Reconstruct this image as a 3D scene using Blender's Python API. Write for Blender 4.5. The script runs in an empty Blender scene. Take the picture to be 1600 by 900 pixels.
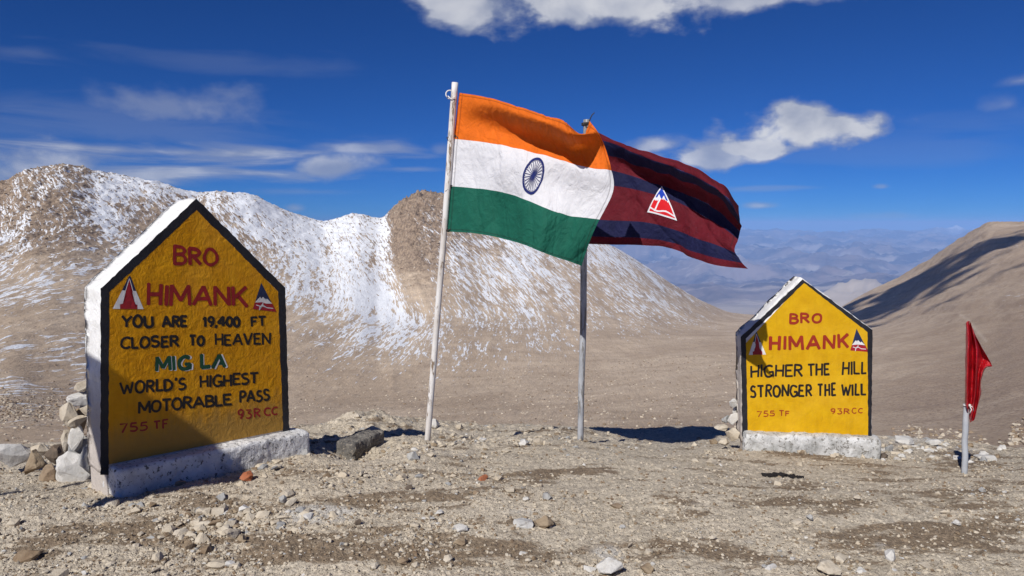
SKY_AIR, SKY_DUST, SKY_OZ, SKY_STR, SKY_TINT = 1.0, 0.2, 3.0, 0.1, (.105, .31, .66)
CLOUD_SH = [(1345, 482, (36, 60, 20)), (1375, 474, (38, 66, 22)), (1405, 462, (30, 52, 18)), (1434, 450, (18, 28, 10)), (1420, 484, (30, 20, 9)), (1372, 496, (36, 14, 8)), (1490, 437, (20, 9, 5)), (1455, 425, (14, 20, 7)), (1490, 396, (9, 10, 4)), (1568, 368, (22, 16, 9)), (1530, 448, (16, 5, 4)), (1515, 412, (12, 5, 3))]
HAZE_COL, HAZE_D, HAZE_TOP = (.27, .47, .92), 1.5e-4, 48.0
import bpy, bmesh, math, random
import numpy as np
from mathutils import Vector, Matrix, Euler
C = bpy.context.scene.collection
SC = bpy.context.scene
# ---------------------------------------------------------------- camera
FS = 1155.0                         # focal length in pixels of a 1600 px wide frame
PITCH = math.atan(100 / FS)         # the camera looks slightly down
EYE = 1.6
cam = bpy.data.cameras.new('camera'); cam_o = bpy.data.objects.new('camera', cam); C.objects.link(cam_o)
cam_o.location = (0, 0, EYE); cam_o.rotation_euler = (math.pi / 2 - PITCH, 0, 0)
cam.sensor_width = 36; cam.lens = 36 * FS / 1600; cam.clip_start = 0.05; cam.clip_end = 60000
SC.camera = cam_o
# ---------------------------------------------------------------- exposure
SC.view_settings.view_transform = 'Standard'; SC.view_settings.look = 'None'
SC.view_settings.exposure = 0.0; SC.view_settings.gamma = 1.0
# ---------------------------------------------------------------- sun: from behind the camera on the left
SUN_AZ, SUN_EL = math.radians(60), math.radians(41)
SUN = Vector((-math.cos(SUN_AZ) * math.cos(SUN_EL), -math.sin(SUN_AZ) * math.cos(SUN_EL), math.sin(SUN_EL)))
sl = bpy.data.lights.new('sun', 'SUN'); sl.energy = 4.6; sl.angle = math.radians(0.5); sl.color = (1.0, 0.965, 0.91)
so = bpy.data.objects.new('sun', sl); C.objects.link(so); so.rotation_euler = SUN.to_track_quat('Z', 'Y').to_euler()

# ---------------------------------------------------------------- node helper
class NG:
    def __init__(s, tree):
        s.t = tree; s.n = tree.nodes; s.l = tree.links
    def put(s, sock, v):
        if v is None: return
        if isinstance(v, bpy.types.NodeSocket): s.l.new(v, sock)
        elif isinstance(v, bpy.types.Node): s.l.new(v.outputs[0], sock)
        else:
            if sock.type == 'RGBA' and len(v) == 3: v = (*v, 1)
            sock.default_value = v
    def node(s, typ, out=0, props=None, **ins):
        n = s.n.new(typ)
        for k, v in (props or {}).items(): setattr(n, k, v)
        for k, v in ins.items():
            k = k.replace('_', ' ') if not k.startswith('i') or not k[1:].isdigit() else int(k[1:])
            s.put(n.inputs[k], v)
        return n.outputs[out]
    def m(s, op, a, b=None, c=None, clamp=False):
        n = s.n.new('ShaderNodeMath'); n.operation = op; n.use_clamp = clamp
        s.put(n.inputs[0], a); s.put(n.inputs[1], b); s.put(n.inputs[2], c); return n.outputs[0]
    def vm(s, op, a, b=None):
        n = s.n.new('ShaderNodeVectorMath'); n.operation = op
        s.put(n.inputs[0], a); s.put(n.inputs[1], b); return n.outputs[0]
    def ramp(s, v, a, b, lo=0.0, hi=1.0, smooth=True):
        n = s.n.new('ShaderNodeMapRange'); n.interpolation_type = 'SMOOTHSTEP' if smooth else 'LINEAR'
        s.put(n.inputs['Value'], v); s.put(n.inputs['From Min'], a); s.put(n.inputs['From Max'], b)
        s.put(n.inputs['To Min'], lo); s.put(n.inputs['To Max'], hi); return n.outputs['Result']
    def mix(s, f, a, b, mode='MIX'):
        n = s.n.new('ShaderNodeMix'); n.data_type = 'RGBA'; n.blend_type = mode
        s.put(n.inputs[0], f); s.put(n.inputs[6], a); s.put(n.inputs[7], b); return n.outputs[2]
    def noise(s, vec, scale, detail=6, rough=0.55, dist=0.0, out='Fac'):
        n = s.n.new('ShaderNodeTexNoise'); s.put(n.inputs['Vector'], vec); s.put(n.inputs['Scale'], scale)
        n.inputs['Detail'].default_value = detail; n.inputs['Roughness'].default_value = rough
        n.inputs['Distortion'].default_value = dist; return n.outputs[out]
    def voro(s, vec, scale, out='Distance', feature='F1', rand=1.0):
        n = s.n.new('ShaderNodeTexVoronoi'); n.feature = feature
        s.put(n.inputs['Vector'], vec); s.put(n.inputs['Scale'], scale); n.inputs['Randomness'].default_value = rand
        return n.outputs[out]
    def attr(s, name, out='Fac'):
        n = s.n.new('ShaderNodeAttribute'); n.attribute_name = name; return n.outputs[out]
    def mapping(s, vec, loc=(0, 0, 0), rot=(0, 0, 0), scale=(1, 1, 1)):
        n = s.n.new('ShaderNodeMapping'); s.put(n.inputs[0], vec); n.inputs[1].default_value = loc
        n.inputs[2].default_value = rot; n.inputs[3].default_value = scale; return n.outputs[0]
    def obj(s): return s.n.new('ShaderNodeTexCoord').outputs['Object']
    def geo(s): return s.n.new('ShaderNodeNewGeometry').outputs['Position']
    def rand(s): return s.n.new('ShaderNodeObjectInfo').outputs['Random']
    def bump(s, h, strength=0.5, dist=0.01, normal=None):
        n = s.n.new('ShaderNodeBump'); n.inputs['Strength'].default_value = strength
        n.inputs['Distance'].default_value = dist; s.put(n.inputs['Height'], h); s.put(n.inputs['Normal'], normal)
        return n.outputs[0]
def new_mat(name):
    m = bpy.data.materials.new(name); m.use_nodes = True; g = NG(m.node_tree); g.n.clear()
    return m, g
def finish(g, color, rough=0.9, normal=None, spec=0.25, metallic=0.0, trans=0.0, sheen=0.0):
    p = g.n.new('ShaderNodeBsdfPrincipled')
    g.put(p.inputs['Base Color'], color); g.put(p.inputs['Roughness'], rough)
    g.put(p.inputs['Specular IOR Level'], spec); g.put(p.inputs['Normal'], normal)
    g.put(p.inputs['Metallic'], metallic)
    if sheen: p.inputs['Sheen Weight'].default_value = sheen
    o = g.n.new('ShaderNodeOutputMaterial'); sh = p.outputs[0]
    if trans:
        t = g.n.new('ShaderNodeBsdfTranslucent'); g.put(t.inputs[0], color); g.put(t.inputs[1], normal)
        mx = g.n.new('ShaderNodeMixShader'); mx.inputs[0].default_value = trans
        g.l.new(sh, mx.inputs[1]); g.l.new(t.outputs[0], mx.inputs[2]); sh = mx.outputs[0]
    g.l.new(sh, o.inputs[0])

# ---------------------------------------------------------------- world: Nishita sky with clouds
w = bpy.data.worlds.new('World'); SC.world = w; w.use_nodes = True
g = NG(w.node_tree); g.n.clear()
sky = g.n.new('ShaderNodeTexSky'); sky.sky_type = 'NISHITA'; sky.sun_disc = False
sky.sun_elevation = SUN_EL; sky.sun_rotation = math.atan2(SUN.x, SUN.y); sky.altitude = 5000
sky.air_density = SKY_AIR; sky.dust_density = SKY_DUST; sky.ozone_density = SKY_OZ
tc = g.n.new('ShaderNodeTexCoord').outputs['Generated']
sx = g.n.new('ShaderNodeSeparateXYZ'); g.l.new(tc, sx.inputs[0]); X, Y, Z = sx.outputs
U = g.m('ARCTAN2', X, Y)
V = g.m('DIVIDE', Z, g.m('SQRT', g.m('ADD', g.m('MULTIPLY', X, X), g.m('ADD', g.m('MULTIPLY', Y, Y), 1e-5))))
cb = g.n.new('ShaderNodeCombineXYZ'); g.put(cb.inputs[0], U); g.put(cb.inputs[1], V); UV = cb.outputs[0]
def kk(py):
    up = (450 - py) / FS; return (-math.sin(PITCH) + up * math.cos(PITCH)) / (math.cos(PITCH) + up * math.sin(PITCH))
n_soft = g.noise(g.mapping(UV, scale=(1, 1.5, 1)), 13, 10, 0.53, 0.12)
n_wisp = g.noise(g.mapping(UV, loc=(3, 1, 0), rot=(0, 0, -0.06), scale=(1, 7.5, 1)), 5.0, 7, 0.55, 0.5)
dens = None; body = None
def cloud(px, py, rx, ry, op, amp=2.6, flat=1.5, n=None, edge=0.62):
    global dens
    n = n or n_soft
    if op < .8 and edge < .7: edge = 1.0
    x = (px - 800) / FS; u0 = math.atan(x); v0 = kk(py) / math.sqrt(1 + x * x)
    dx = g.m('DIVIDE', g.m('SUBTRACT', U, u0), rx / FS)
    dy = g.m('DIVIDE', g.m('SUBTRACT', V, v0), ry / FS)
    dy = g.m('ADD', g.m('MAXIMUM', dy, 0), g.m('MULTIPLY', g.m('MAXIMUM', g.m('MULTIPLY', dy, -1), 0), flat))
    d = g.m('SQRT', g.m('ADD', g.m('MULTIPLY', dx, dx), g.m('MULTIPLY', dy, dy)))
    v = g.m('ADD', g.m('SUBTRACT', 1.12, d), g.m('MULTIPLY', g.m('SUBTRACT', n, 0.5), amp))
    v = g.m('MULTIPLY', g.ramp(v, 0.0, edge), op)
    dens = v if dens is None else g.m('MAXIMUM', dens, v)
for a in [(745, 12, 115, 62, .9), (930, -2, 250, 68, .97), (1110, -4, 150, 46, .85), (1240, 205, 108, 43, 1.0), (1180, 234, 66, 27, .95),
          (1105, 248, 95, 28, .85), (1025, 228, 55, 20, .75),
          (280, 172, 125, 42, .5), (512, 262, 78, 32, .75), (50, 272, 130, 48, .75), (1185, 322, 34, 8, .65), (1578, 126, 34, 14, .45),
          (1560, 163, 28, 18, .3), (690, 236, 22, 14, .35), (463, 326, 22, 9, .5), (1372, 292, 12, 5, .4), (1400, 338, 60, 8, .25)]:
    cloud(*a)
for a in [(300, 238, 340, 20, .8), (560, 232, 110, 12, .6), (250, 272, 240, 15, .75), (640, 264, 60, 6, .4), (1185, 294, 60, 5, .3),
          (60, 82, 90, 14, .16), (330, 95, 200, 20, .12), (200, 205, 330, 42, .2), (1350, 235, 240, 26, .12), (480, 300, 130, 8, .25), (1500, 190, 150, 20, .1)]:
    cloud(*a, amp=3.0, flat=1.0, n=n_wisp, edge=1.1)
# clouds outside the frame: the same loose cumulus all round and overhead
gen = g.noise(tc, 2.6, 7, 0.55, 0.2)
away = g.m('MAXIMUM', g.ramp(g.m('ABSOLUTE', U), 0.75, 1.0), g.ramp(V, 0.36, 0.55))
dens = g.m('MAXIMUM', dens, g.m('MULTIPLY', g.m('MULTIPLY', g.ramp(gen, 0.56, 0.74), 0.7), away))
shade = g.noise(g.mapping(UV, loc=(0.0, -0.012, 0), scale=(1, 1.7, 1)), 11, 5, 0.5, 0.35)
ccol = g.mix(g.ramp(g.m('ADD', g.m('MULTIPLY', dens, .45), g.m('MULTIPLY', shade, .9)), 0.62, 1.05), (0.36, 0.41, 0.55), (0.84, 0.85, 0.89))
b1 = g.n.new('ShaderNodeBackground'); tint = g.mix(1.0, sky.outputs[0], SKY_TINT, 'MULTIPLY')
g.put(b1.inputs[0], tint); b1.inputs[1].default_value = SKY_STR
b2 = g.n.new('ShaderNodeBackground'); g.put(b2.inputs[0], ccol); b2.inputs[1].default_value = 0.85
mx = g.n.new('ShaderNodeMixShader'); g.put(mx.inputs[0], g.m('MULTIPLY', dens, 0.95)); g.l.new(b1.outputs[0], mx.inputs[1]); g.l.new(b2.outputs[0], mx.inputs[2])
wo = g.n.new('ShaderNodeOutputWorld'); g.l.new(mx.outputs[0], wo.inputs[0])

# ---------------------------------------------------------------- helpers
def P(px, py, D):
    x = (px - 800) / FS; up = (450 - py) / FS
    yy = math.cos(PITCH) + up * math.sin(PITCH); zz = -math.sin(PITCH) + up * math.cos(PITCH)
    return Vector((x * D / yy, D, EYE + zz * D / yy))
def kz(py):
    up = (450 - np.asarray(py, float)) / FS
    return (-math.sin(PITCH) + up * math.cos(PITCH)) / (math.cos(PITCH) + up * math.sin(PITCH))
def proj(p):
    dc = p[1] * math.cos(PITCH) - (p[2] - EYE) * math.sin(PITCH); up = p[1] * math.sin(PITCH) + (p[2] - EYE) * math.cos(PITCH)
    return 800 + FS * p[0] / dc, 450 - FS * up / dc
def tag(o, label=None, cat=None, group=None, kind=None):
    if label: o['label'] = label
    if cat: o['category'] = cat
    if group: o['group'] = group
    if kind: o['kind'] = kind
    return o
def empty(name, loc, label, cat, group=None):
    o = bpy.data.objects.new(name, None); C.objects.link(o); o.location = loc; o.empty_display_size = 0.1
    return tag(o, label, cat, group)
def mesh_np(name, v, f, mats=(), smooth=False, parent=None, midx=None):
    """v (n,3), f (m,k) arrays -> object"""
    me = bpy.data.meshes.new(name); v = np.asarray(v, np.float32); f = np.asarray(f, np.int32)
    me.vertices.add(len(v)); me.vertices.foreach_set('co', v.ravel())
    k = f.shape[1]; me.loops.add(f.size); me.loops.foreach_set('vertex_index', f.ravel())
    me.polygons.add(len(f)); me.polygons.foreach_set('loop_start', np.arange(len(f), dtype=np.int32) * k)
    if midx is not None: me.polygons.foreach_set('material_index', np.asarray(midx, np.int32))
    me.update(calc_edges=True)
    me.polygons.foreach_set('use_smooth', np.full(len(f), smooth)); me.validate()
    for m_ in mats: me.materials.append(m_)
    o = bpy.data.objects.new(name, me); C.objects.link(o)
    if parent: o.parent = parent
    return o
def obj_bm(name, bm, mats, parent=None, smooth=False, loc=None):
    me = bpy.data.meshes.new(name); bmesh.ops.recalc_face_normals(bm, faces=bm.faces); bm.to_mesh(me); bm.free()
    for m_ in (mats if isinstance(mats, (list, tuple)) else [mats]): me.materials.append(m_)
    me.polygons.foreach_set('use_smooth', [smooth] * len(me.polygons))
    o = bpy.data.objects.new(name, me); C.objects.link(o)
    if parent: o.parent = parent
    if loc is not None: o.location = loc
    return o
def add_attr(o, name, arr):
    a = o.data.attributes.new(name, 'FLOAT', 'POINT'); a.data.foreach_set('value', np.asarray(arr, np.float32).ravel())
def hash2(ix, iy, seed):
    h = (ix.astype(np.int64) * 374761393 + iy.astype(np.int64) * 668265263 + seed * 1442695041) & 0xffffffff
    h = ((h ^ (h >> 13)) * 1274126177) & 0xffffffff; return (h ^ (h >> 16)) & 0xffffffff
def perlin(x, y, seed=0):
    ix = np.floor(x); iy = np.floor(y); fx = x - ix; fy = y - iy
    u = fx * fx * fx * (fx * (fx * 6 - 15) + 10); v = fy * fy * fy * (fy * (fy * 6 - 15) + 10)
    def gr(dx, dy):
        a = hash2(ix + dx, iy + dy, seed) * (2 * math.pi / 4294967296.0); return np.cos(a) * (fx - dx) + np.sin(a) * (fy - dy)
    a = gr(0, 0); b = gr(1, 0); c = gr(0, 1); d = gr(1, 1)
    return 1.5 * ((a + (b - a) * u) * (1 - v) + (c + (d - c) * u) * v)
def fbm(x, y, oct=5, seed=0, gain=0.5, lac=2.03, ridged=False):
    s = 0; amp = 1.0; tot = 0
    for i in range(oct):
        n = perlin(x, y, seed + i * 17)
        if ridged: n = 1 - 2 * np.abs(n)
        s = s + n * amp; tot += amp; amp *= gain; x = x * lac + 13.7; y = y * lac + 7.1
    return s / tot
def gsmooth(a, s, axis):
    if s <= 0: return a
    r = int(3 * s) + 1; k = np.exp(-0.5 * (np.arange(-r, r + 1) / s) ** 2); k /= k.sum()
    a = np.moveaxis(a, axis, 0); p = np.concatenate([np.repeat(a[:1], r, 0), a, np.repeat(a[-1:], r, 0)], 0)
    o = sum(k[i] * p[i:i + len(a)] for i in range(2 * r + 1)); return np.moveaxis(o, 0, axis)
def grid_faces(nr, nc):
    i = np.arange(nr * nc).reshape(nr, nc)
    return np.stack([i[:-1, :-1], i[:-1, 1:], i[1:, 1:], i[1:, :-1]], -1).reshape(-1, 4)
def sstep(x, a, b):
    t = np.clip((x - a) / (b - a), 0, 1); return t * t * (3 - 2 * t)

# ================================================================ NEAR GROUND: the ledge of the pass
LC = [-900, 0, 150, 300, 480, 570, 640, 760, 900, 1000, 1060, 1130, 1200, 1400, 1500, 1600, 2500]
LD = [2.0, 2.5, 3.4, 4.4, 5.3, 6.0, 7.0, 8.0, 9.0]
L_MID = [1255, 1070, 893, 770, 716, 693, 683]
crest = {-900: 700, 0: 697, 150: 690, 300: 680, 480: 668, 570: 652, 640: 657, 760: 665, 900: 667, 1000: 672, 1060: 664, 1130: 667, 1200: 676, 1400: 683, 1500: 689, 1600: 702, 2500: 706}
Lrow = {-900: [1255, 1070, 893, 775, 742, 724, 708], 0: [1255, 1070, 893, 775, 740, 722, 707], 150: [1255, 1070, 893, 780, 738, 718, 703],
        300: [1255, 1070, 893, 776, 728, 708, 693], 1130: [1255, 1070, 893, 774, 724, 705, 697],
        1000: [1255, 1070, 893, 771, 720, 701, 693], 1060: [1255, 1070, 893, 772, 723, 706, 699],
        1200: [1255, 1070, 893, 776, 730, 708, 694], 1400: [1255, 1070, 893, 778, 737, 714, 699], 1500: [1255, 1070, 893, 780, 740, 718, 704], 1600: [1255, 1070, 893, 780, 742, 722, 712],
        2500: [1255, 1070, 893, 780, 742, 722, 714]}
TBL = np.array([list(Lrow.get(c, L_MID)) + [crest[c] + (.55 if 980 < c < 1150 else .3) * (Lrow.get(c, L_MID)[6] - crest[c]), crest[c]] for c in LC], float)  # (cols, D)
def ground_py(px, D):
    px = np.asarray(px, float); D = np.asarray(D, float)
    ci = np.clip(np.searchsorted(LC, px, side='right') - 1, 0, len(LC) - 2); ca = np.array(LC, float)
    t = np.clip((px - ca[ci]) / (ca[ci + 1] - ca[ci]), 0, 1); t = t * t * (3 - 2 * t)
    da = np.array(LD); di = np.clip(np.searchsorted(da, D, side='right') - 1, 0, len(da) - 2)
    s = np.clip((D - da[di]) / (da[di + 1] - da[di]), 0, 1)
    # interpolate height (smooth in world, not in the picture)
    def zz(c, d): return EYE + kz(TBL[c, d]) * da[d]
    z = (zz(ci, di) * (1 - s) + zz(ci, di + 1) * s) * (1 - t) + (zz(ci + 1, di) * (1 - s) + zz(ci + 1, di + 1) * s) * t
    return z
def ground_z0(X, D):
    X = np.asarray(X, float); D = np.asarray(D, float); px = 800 + FS * X / np.maximum(D, .5)
    z = ground_py(px, np.clip(D, 2.0, 9.0))
    z = np.where(D < 2, 0.0, z)
    over = np.maximum(D - 9.0, 0)
    return z - over * 0.28 - over ** 2 * 0.10 - 0.0
PX0 = np.concatenate([np.linspace(-1400, -160, 60, endpoint=False), np.arange(-100, 1700, 2.2), np.linspace(1760, 3000, 60)])
DR = np.concatenate([np.linspace(-6, 2.6, 22, endpoint=False), 1.6 * FS / np.arange(1.6 * FS / 2.6, 1.6 * FS / 7.2, -1.35), np.linspace(7.2, 9.6, 80), np.linspace(9.7, 16, 30)])
def rubble(px, D):
    """how broken the surface is: more towards the crest and round the flagpoles"""
    r = sstep(D, 5.0, 6.4) * (0.45 + 0.55 * np.exp(-((px - 600) / 190.) ** 2) + .35 * np.exp(-((px - 1480) / 110.) ** 2) + .15 * np.exp(-((px - 860) / 100.) ** 2))
    r = r * (1 - .75 * np.exp(-((px - 1060) / 75.) ** 2)) + .25 * np.exp(-((px - 330) / 260.) ** 2) * sstep(D, 3.2, 3.8) + .11 - .09 * sstep(px, 760, 900)
    return np.clip(r, 0, 1.2)
def detail(X, D, px):
    r = rubble(px, D)
    z = fbm(X * .9, D * .9, 3, 5) * 0.035 * sstep(D, 2, 4.5) + hollow(px, D)
    z = z + fbm(X * 4, D * 5, 3, 21) * 0.026 * (0.5 + r)
    z = z + np.maximum(fbm(X * 11, D * 14, 3, 23), 0) ** 1.3 * .042 * (.45 + .6 * r) * sstep(fbm(X * 1.4, D * 2.2, 3, 29), -.25, .25)
    rd = fbm(X * 9, D * 9, 4, 33, ridged=True); z = z + rd * 0.014 * r
    z = z + np.maximum(fbm(X * 17, D * 17, 3, 55), -.1) * 0.026 * r
    z = z + fbm(X * 30, D * 30, 3, 77, .6) * 0.009 + np.maximum(fbm(X * 48, D * 48, 2, 78) - .12, 0) * .020
    z = z + .10 * np.exp(-((px - 572) / 62.) ** 2 - ((D - 8.0) / .9) ** 2) * (1 + 1.3 * fbm(X * 4, D * 4, 4, 91))
    return z
def hollow(px, D): return -.15 * np.exp(-((px - 552) / 52.) ** 2 - ((D - 5.75) / .38) ** 2) + .05 * np.exp(-((px - 640) / 60.) ** 2 - ((D - 5.35) / .3) ** 2)
def ground_z(X, D):
    X = np.atleast_1d(np.asarray(X, float)); D = np.atleast_1d(np.asarray(D, float))
    px = 800 + FS * X / np.maximum(D, .5)
    return ground_z0(X, D) + detail(X, D, px)
def gz(x, y): return float(ground_z(x, y)[0])
AA, DD = np.meshgrid((PX0 - 800) / FS, DR)
XX = AA * np.maximum(DD, 2.2)
ZZ = gsmooth(gsmooth(ground_z0(XX, DD), 5, 0), 6, 1)
ZZ += detail(XX, DD, np.broadcast_to(PX0, XX.shape))
PXG = 800 + FS * AA
# screen row of each point, used to lay out soil patches on the ground
PYG = 350 + FS * (EYE - ZZ) / np.maximum(DD, .4)
def blobs(lst, px, py):
    s = np.zeros_like(px)
    for (x, y, rx, ry, a) in lst: s = s + a * np.exp(-(((px - x) / rx) ** 2 + ((py - y) / ry) ** 2))
    return s
soil = blobs([(845, 757, 55, 14, 1.5), (930, 745, 40, 10, .6), (680, 790, 45, 10, .8), (600, 808, 60, 12, .8), (400, 800, 150, 22, .55), (560, 880, 260, 26, 1.35), (150, 850, 180, 25, .8), (330, 815, 90, 12, .5),
    (1330, 812, 45, 12, 1.1), (1240, 795, 60, 9, .6), (1500, 800, 110, 28, .75), (1540, 745, 80, 22, .6), (1250, 775, 80, 10, .4), (1400, 855, 130, 24, 1.0), (1520, 850, 80, 20, .8),
    (1110, 880, 90, 22, .8), (1300, 720, 60, 6, .7), (1235, 717, 30, 5, .6), (810, 820, 90, 12, .4), (430, 750, 60, 12, .45), (50, 870, 50, 20, .6), (1000, 870, 60, 15, .4), (1540, 715, 60, 12, .5), (720, 870, 140, 22, .5)], PXG, PYG)
salt = blobs([(495, 815, 58, 13, 2.3), (955, 880, 30, 12, 1.3), (1395, 870, 14, 10, .8), (1430, 690, 50, 12, .9), (1530, 712, 50, 9, .7), (820, 812, 35, 9, .7), (1110, 800, 35, 8, .5), (700, 715, 90, 12, .35), (1180, 862, 40, 10, .6), (1350, 700, 60, 5, .4), (330, 790, 60, 10, .3)], PXG, PYG)
m_ground, g = new_mat('dusty_ground')
pos = g.geo()
warp = g.mapping(pos, rot=(0, 0, .35), scale=(.45, 1.25, 1))
big = g.noise(warp, 2.6, 8, .62, .6); mid = g.noise(g.mapping(pos, loc=(4, 2, 0), scale=(.6, 1.3, 1)), 9, 7, .65, .4)
fine = g.noise(pos, 60, 5, .65); grit = g.voro(pos, 150, 'Color'); gs = g.n.new('ShaderNodeSeparateColor'); g.l.new(grit, gs.inputs[0])
gr1 = gs.outputs[0]
f = g.m('ADD', g.m('ADD', g.attr('soil'), g.m('MULTIPLY', g.m('SUBTRACT', big, .5), 4.6)), g.m('MULTIPLY', g.m('SUBTRACT', mid, .5), 3.4))
f = g.ramp(f, .22, .80)
dust = g.mix(g.ramp(g.noise(pos, 1.4, 4), .35, .65), (.69, .60, .475), (.60, .515, .40))
dust = g.mix(g.ramp(gr1, .0, 1.0), dust, g.mix(.5, dust, (.76, .68, .54)))
brown = g.mix(g.ramp(fine, .35, .7), (.17, .115, .07), (.34, .25, .165))
col = g.mix(g.m('MULTIPLY', f, .85), dust, brown)
col = g.mix(g.ramp(g.m('ADD', g.attr('salt'), g.m('MULTIPLY', g.m('SUBTRACT', mid, .5), 2.2)), .25, 1.1, 0, .75), col, (.78, .75, .69))
# specks of gravel in the material where single grains are too small for geometry
vd = g.voro(pos, 85, 'Distance'); vc = g.voro(pos, 85, 'Color'); vs = g.n.new('ShaderNodeSeparateColor'); g.l.new(vc, vs.inputs[0])
speck = g.m('MULTIPLY', g.ramp(vd, .38, .22), g.ramp(vs.outputs[0], .62, .66))
scol = g.mix(vs.outputs[1], (.13, .10, .08), (.50, .43, .34))
col = g.mix(g.m('MULTIPLY', speck, .75), col, scol)
col = g.mix(g.ramp(g.noise(pos, 28, 4, .7), .35, .65, .0, .38), col, (.10, .075, .055))
hgt = g.m('ADD', g.m('MULTIPLY', fine, .6), g.m('MULTIPLY', speck, .8)); hgt = g.m('ADD', hgt, g.m('MULTIPLY', g.noise(pos, 170, 3), .35))
finish(g, col, .95, g.bump(hgt, 1.0, .02), .1)
ledge = mesh_np('ground', np.stack([XX, DD, ZZ], -1).reshape(-1, 3), grid_faces(*XX.shape), [m_ground], True)
tag(ledge, kind='structure'); add_attr(ledge, 'soil', soil); add_attr(ledge, 'salt', salt)

# ================================================================ VALLEY, SNOWY MOUNTAIN, RIGHT HILLSIDE  (one height field, three objects)
# per column: (distance, picture row) of foot .. ridge .. behind
TC = {
 -1500: [(14, 790), (45, 715), (75, 650), (105, 560), (150, 440), (205, 330), (250, 250), (300, 330)],
 -500: [(14, 790), (45, 715), (75, 665), (110, 590), (160, 470), (220, 370), (270, 270), (330, 330)],
 0:   [(14, 790), (45, 710), (80, 665), (120, 600), (180, 470), (250, 370), (300, 292), (350, 350)],
 60:  [(14, 790), (45, 708), (82, 665), (125, 605), (185, 470), (255, 360), (306, 270), (360, 330)],
 110: [(14, 790), (45, 706), (84, 664), (128, 610), (190, 475), (262, 360), (314, 262), (370, 330)],
 160: [(14, 790), (45, 706), (86, 664), (132, 612), (198, 480), (270, 370), (324, 271), (380, 335)],
 210: [(14, 790), (45, 704), (88, 662), (136, 612), (205, 485), (280, 378), (334, 280), (390, 340)],
 260: [(14, 790), (45, 702), (90, 661), (140, 612), (212, 488), (288, 385), (342, 290), (400, 345)],
 310: [(14, 790), (45, 702), (92, 660), (145, 612), (220, 492), (296, 392), (352, 305), (410, 350)],
 350: [(14, 790), (45, 700), (94, 658), (150, 610), (226, 495), (304, 392), (360, 302), (420, 352)],
 390: [(14, 790), (45, 700), (96, 656), (155, 606), (232, 498), (312, 396), (368, 304), (428, 355)],
 430: [(14, 790), (45, 700), (98, 654), (160, 602), (238, 500), (320, 400), (378, 320), (438, 365)],
 470: [(14, 790), (45, 700), (100, 652), (165, 598), (244, 502), (328, 406), (388, 337), (448, 380)],
 510: [(14, 790), (45, 698), (102, 650), (170, 594), (250, 505), (336, 412), (396, 347), (456, 390)],
 560: [(14, 790), (45, 698), (104, 648), (175, 590), (256, 506), (340, 406), (400, 337), (462, 380)],
 598: [(14, 790), (45, 698), (106, 646), (180, 586), (262, 512), (345, 412), (405, 342), (470, 380)],
 608: [(14, 790), (45, 698), (106, 646), (180, 585), (262, 512), (345, 410), (405, 336), (468, 378)],
 622: [(14, 790), (45, 698), (107, 645), (182, 584), (263, 511), (345, 403), (405, 324), (468, 370)],
 636: [(14, 790), (45, 698), (108, 644), (183, 583), (264, 510), (345, 397), (405, 316), (468, 364)],
 655: [(14, 790), (45, 698), (108, 644), (184, 582), (265, 508), (345, 392), (405, 309), (468, 360)],
 700: [(14, 790), (45, 698), (110, 640), (190, 576), (269, 505), (347, 390), (408, 306), (470, 360)],
 760: [(14, 790), (45, 698), (112, 636), (198, 568), (282, 502), (356, 400), (418, 320), (480, 370)],
 850: [(14, 790), (45, 697), (116, 628), (212, 556), (296, 500), (366, 415), (432, 345), (500, 395)],
 950: [(14, 790), (45, 697), (120, 618), (228, 545), (318, 494), (390, 432), (460, 382), (530, 425)],
 1000: [(14, 790), (45, 697), (124, 612), (240, 538), (332, 494), (404, 446), (474, 410), (545, 450)],
 1050: [(14, 790), (45, 697), (128, 606), (252, 532), (346, 500), (420, 468), (490, 443), (560, 478)],
 1100: [(14, 790), (45, 697), (132, 600), (264, 526), (362, 504), (438, 486), (506, 471), (580, 500)],
 1150: [(14, 790), (45, 697), (134, 595), (272, 522), (374, 506), (452, 496), (522, 489), (600, 520)],
 1200: [(14, 790), (45, 697), (135, 592), (276, 522), (380, 506), (462, 498), (536, 492), (620, 525)],
 1300: [(14, 790), (45, 697), (132, 596), (262, 524), (366, 506), (456, 494), (540, 489), (630, 520)],
 1325: [(14, 790), (45, 697), (130, 597), (256, 524), (360, 506), (450, 490), (540, 474), (630, 520)],
 1360: [(14, 790), (45, 697), (122, 600), (240, 525), (345, 504), (440, 476), (532, 455), (620, 510)],
 1400: [(14, 790), (42, 697), (110, 606), (215, 525), (320, 496), (420, 462), (516, 437), (600, 490)],
 1450: [(14, 790), (40, 697), (98, 610), (190, 528), (285, 484), (390, 440), (494, 408), (580, 465)],
 1500: [(14, 790), (38, 697), (88, 614), (168, 530), (255, 470), (360, 415), (470, 375), (560, 435)],
 1550: [(14, 790), (36, 697), (80, 616), (152, 530), (234, 458), (335, 392), (446, 350), (540, 410)],
 1600: [(14, 790), (34, 695), (72, 614), (138, 525), (216, 446), (315, 378), (430, 347), (525, 400)],
 1750: [(14, 790), (32, 690), (60, 600), (110, 510), (180, 425), (275, 350), (400, 310), (500, 370)],
 2300: [(14, 790), (30, 680), (52, 580), (90, 480), (150, 390), (235, 310), (350, 260), (450, 330)],
 3300: [(14, 790), (30, 670), (52, 560), (85, 450), (140, 350), (210, 270), (320, 230), (420, 300)]}
tcx = np.array(sorted(TC)); TY = np.array([[q[1] for q in TC[c]] for c in tcx], float); TD = np.array([[q[0] for q in TC[c]] for c in tcx], float)
PXT = np.concatenate([np.linspace(-1500, -180, 90, endpoint=False), np.arange(-120, 1740, 2.7), np.linspace(1780, 3300, 90)])
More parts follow.
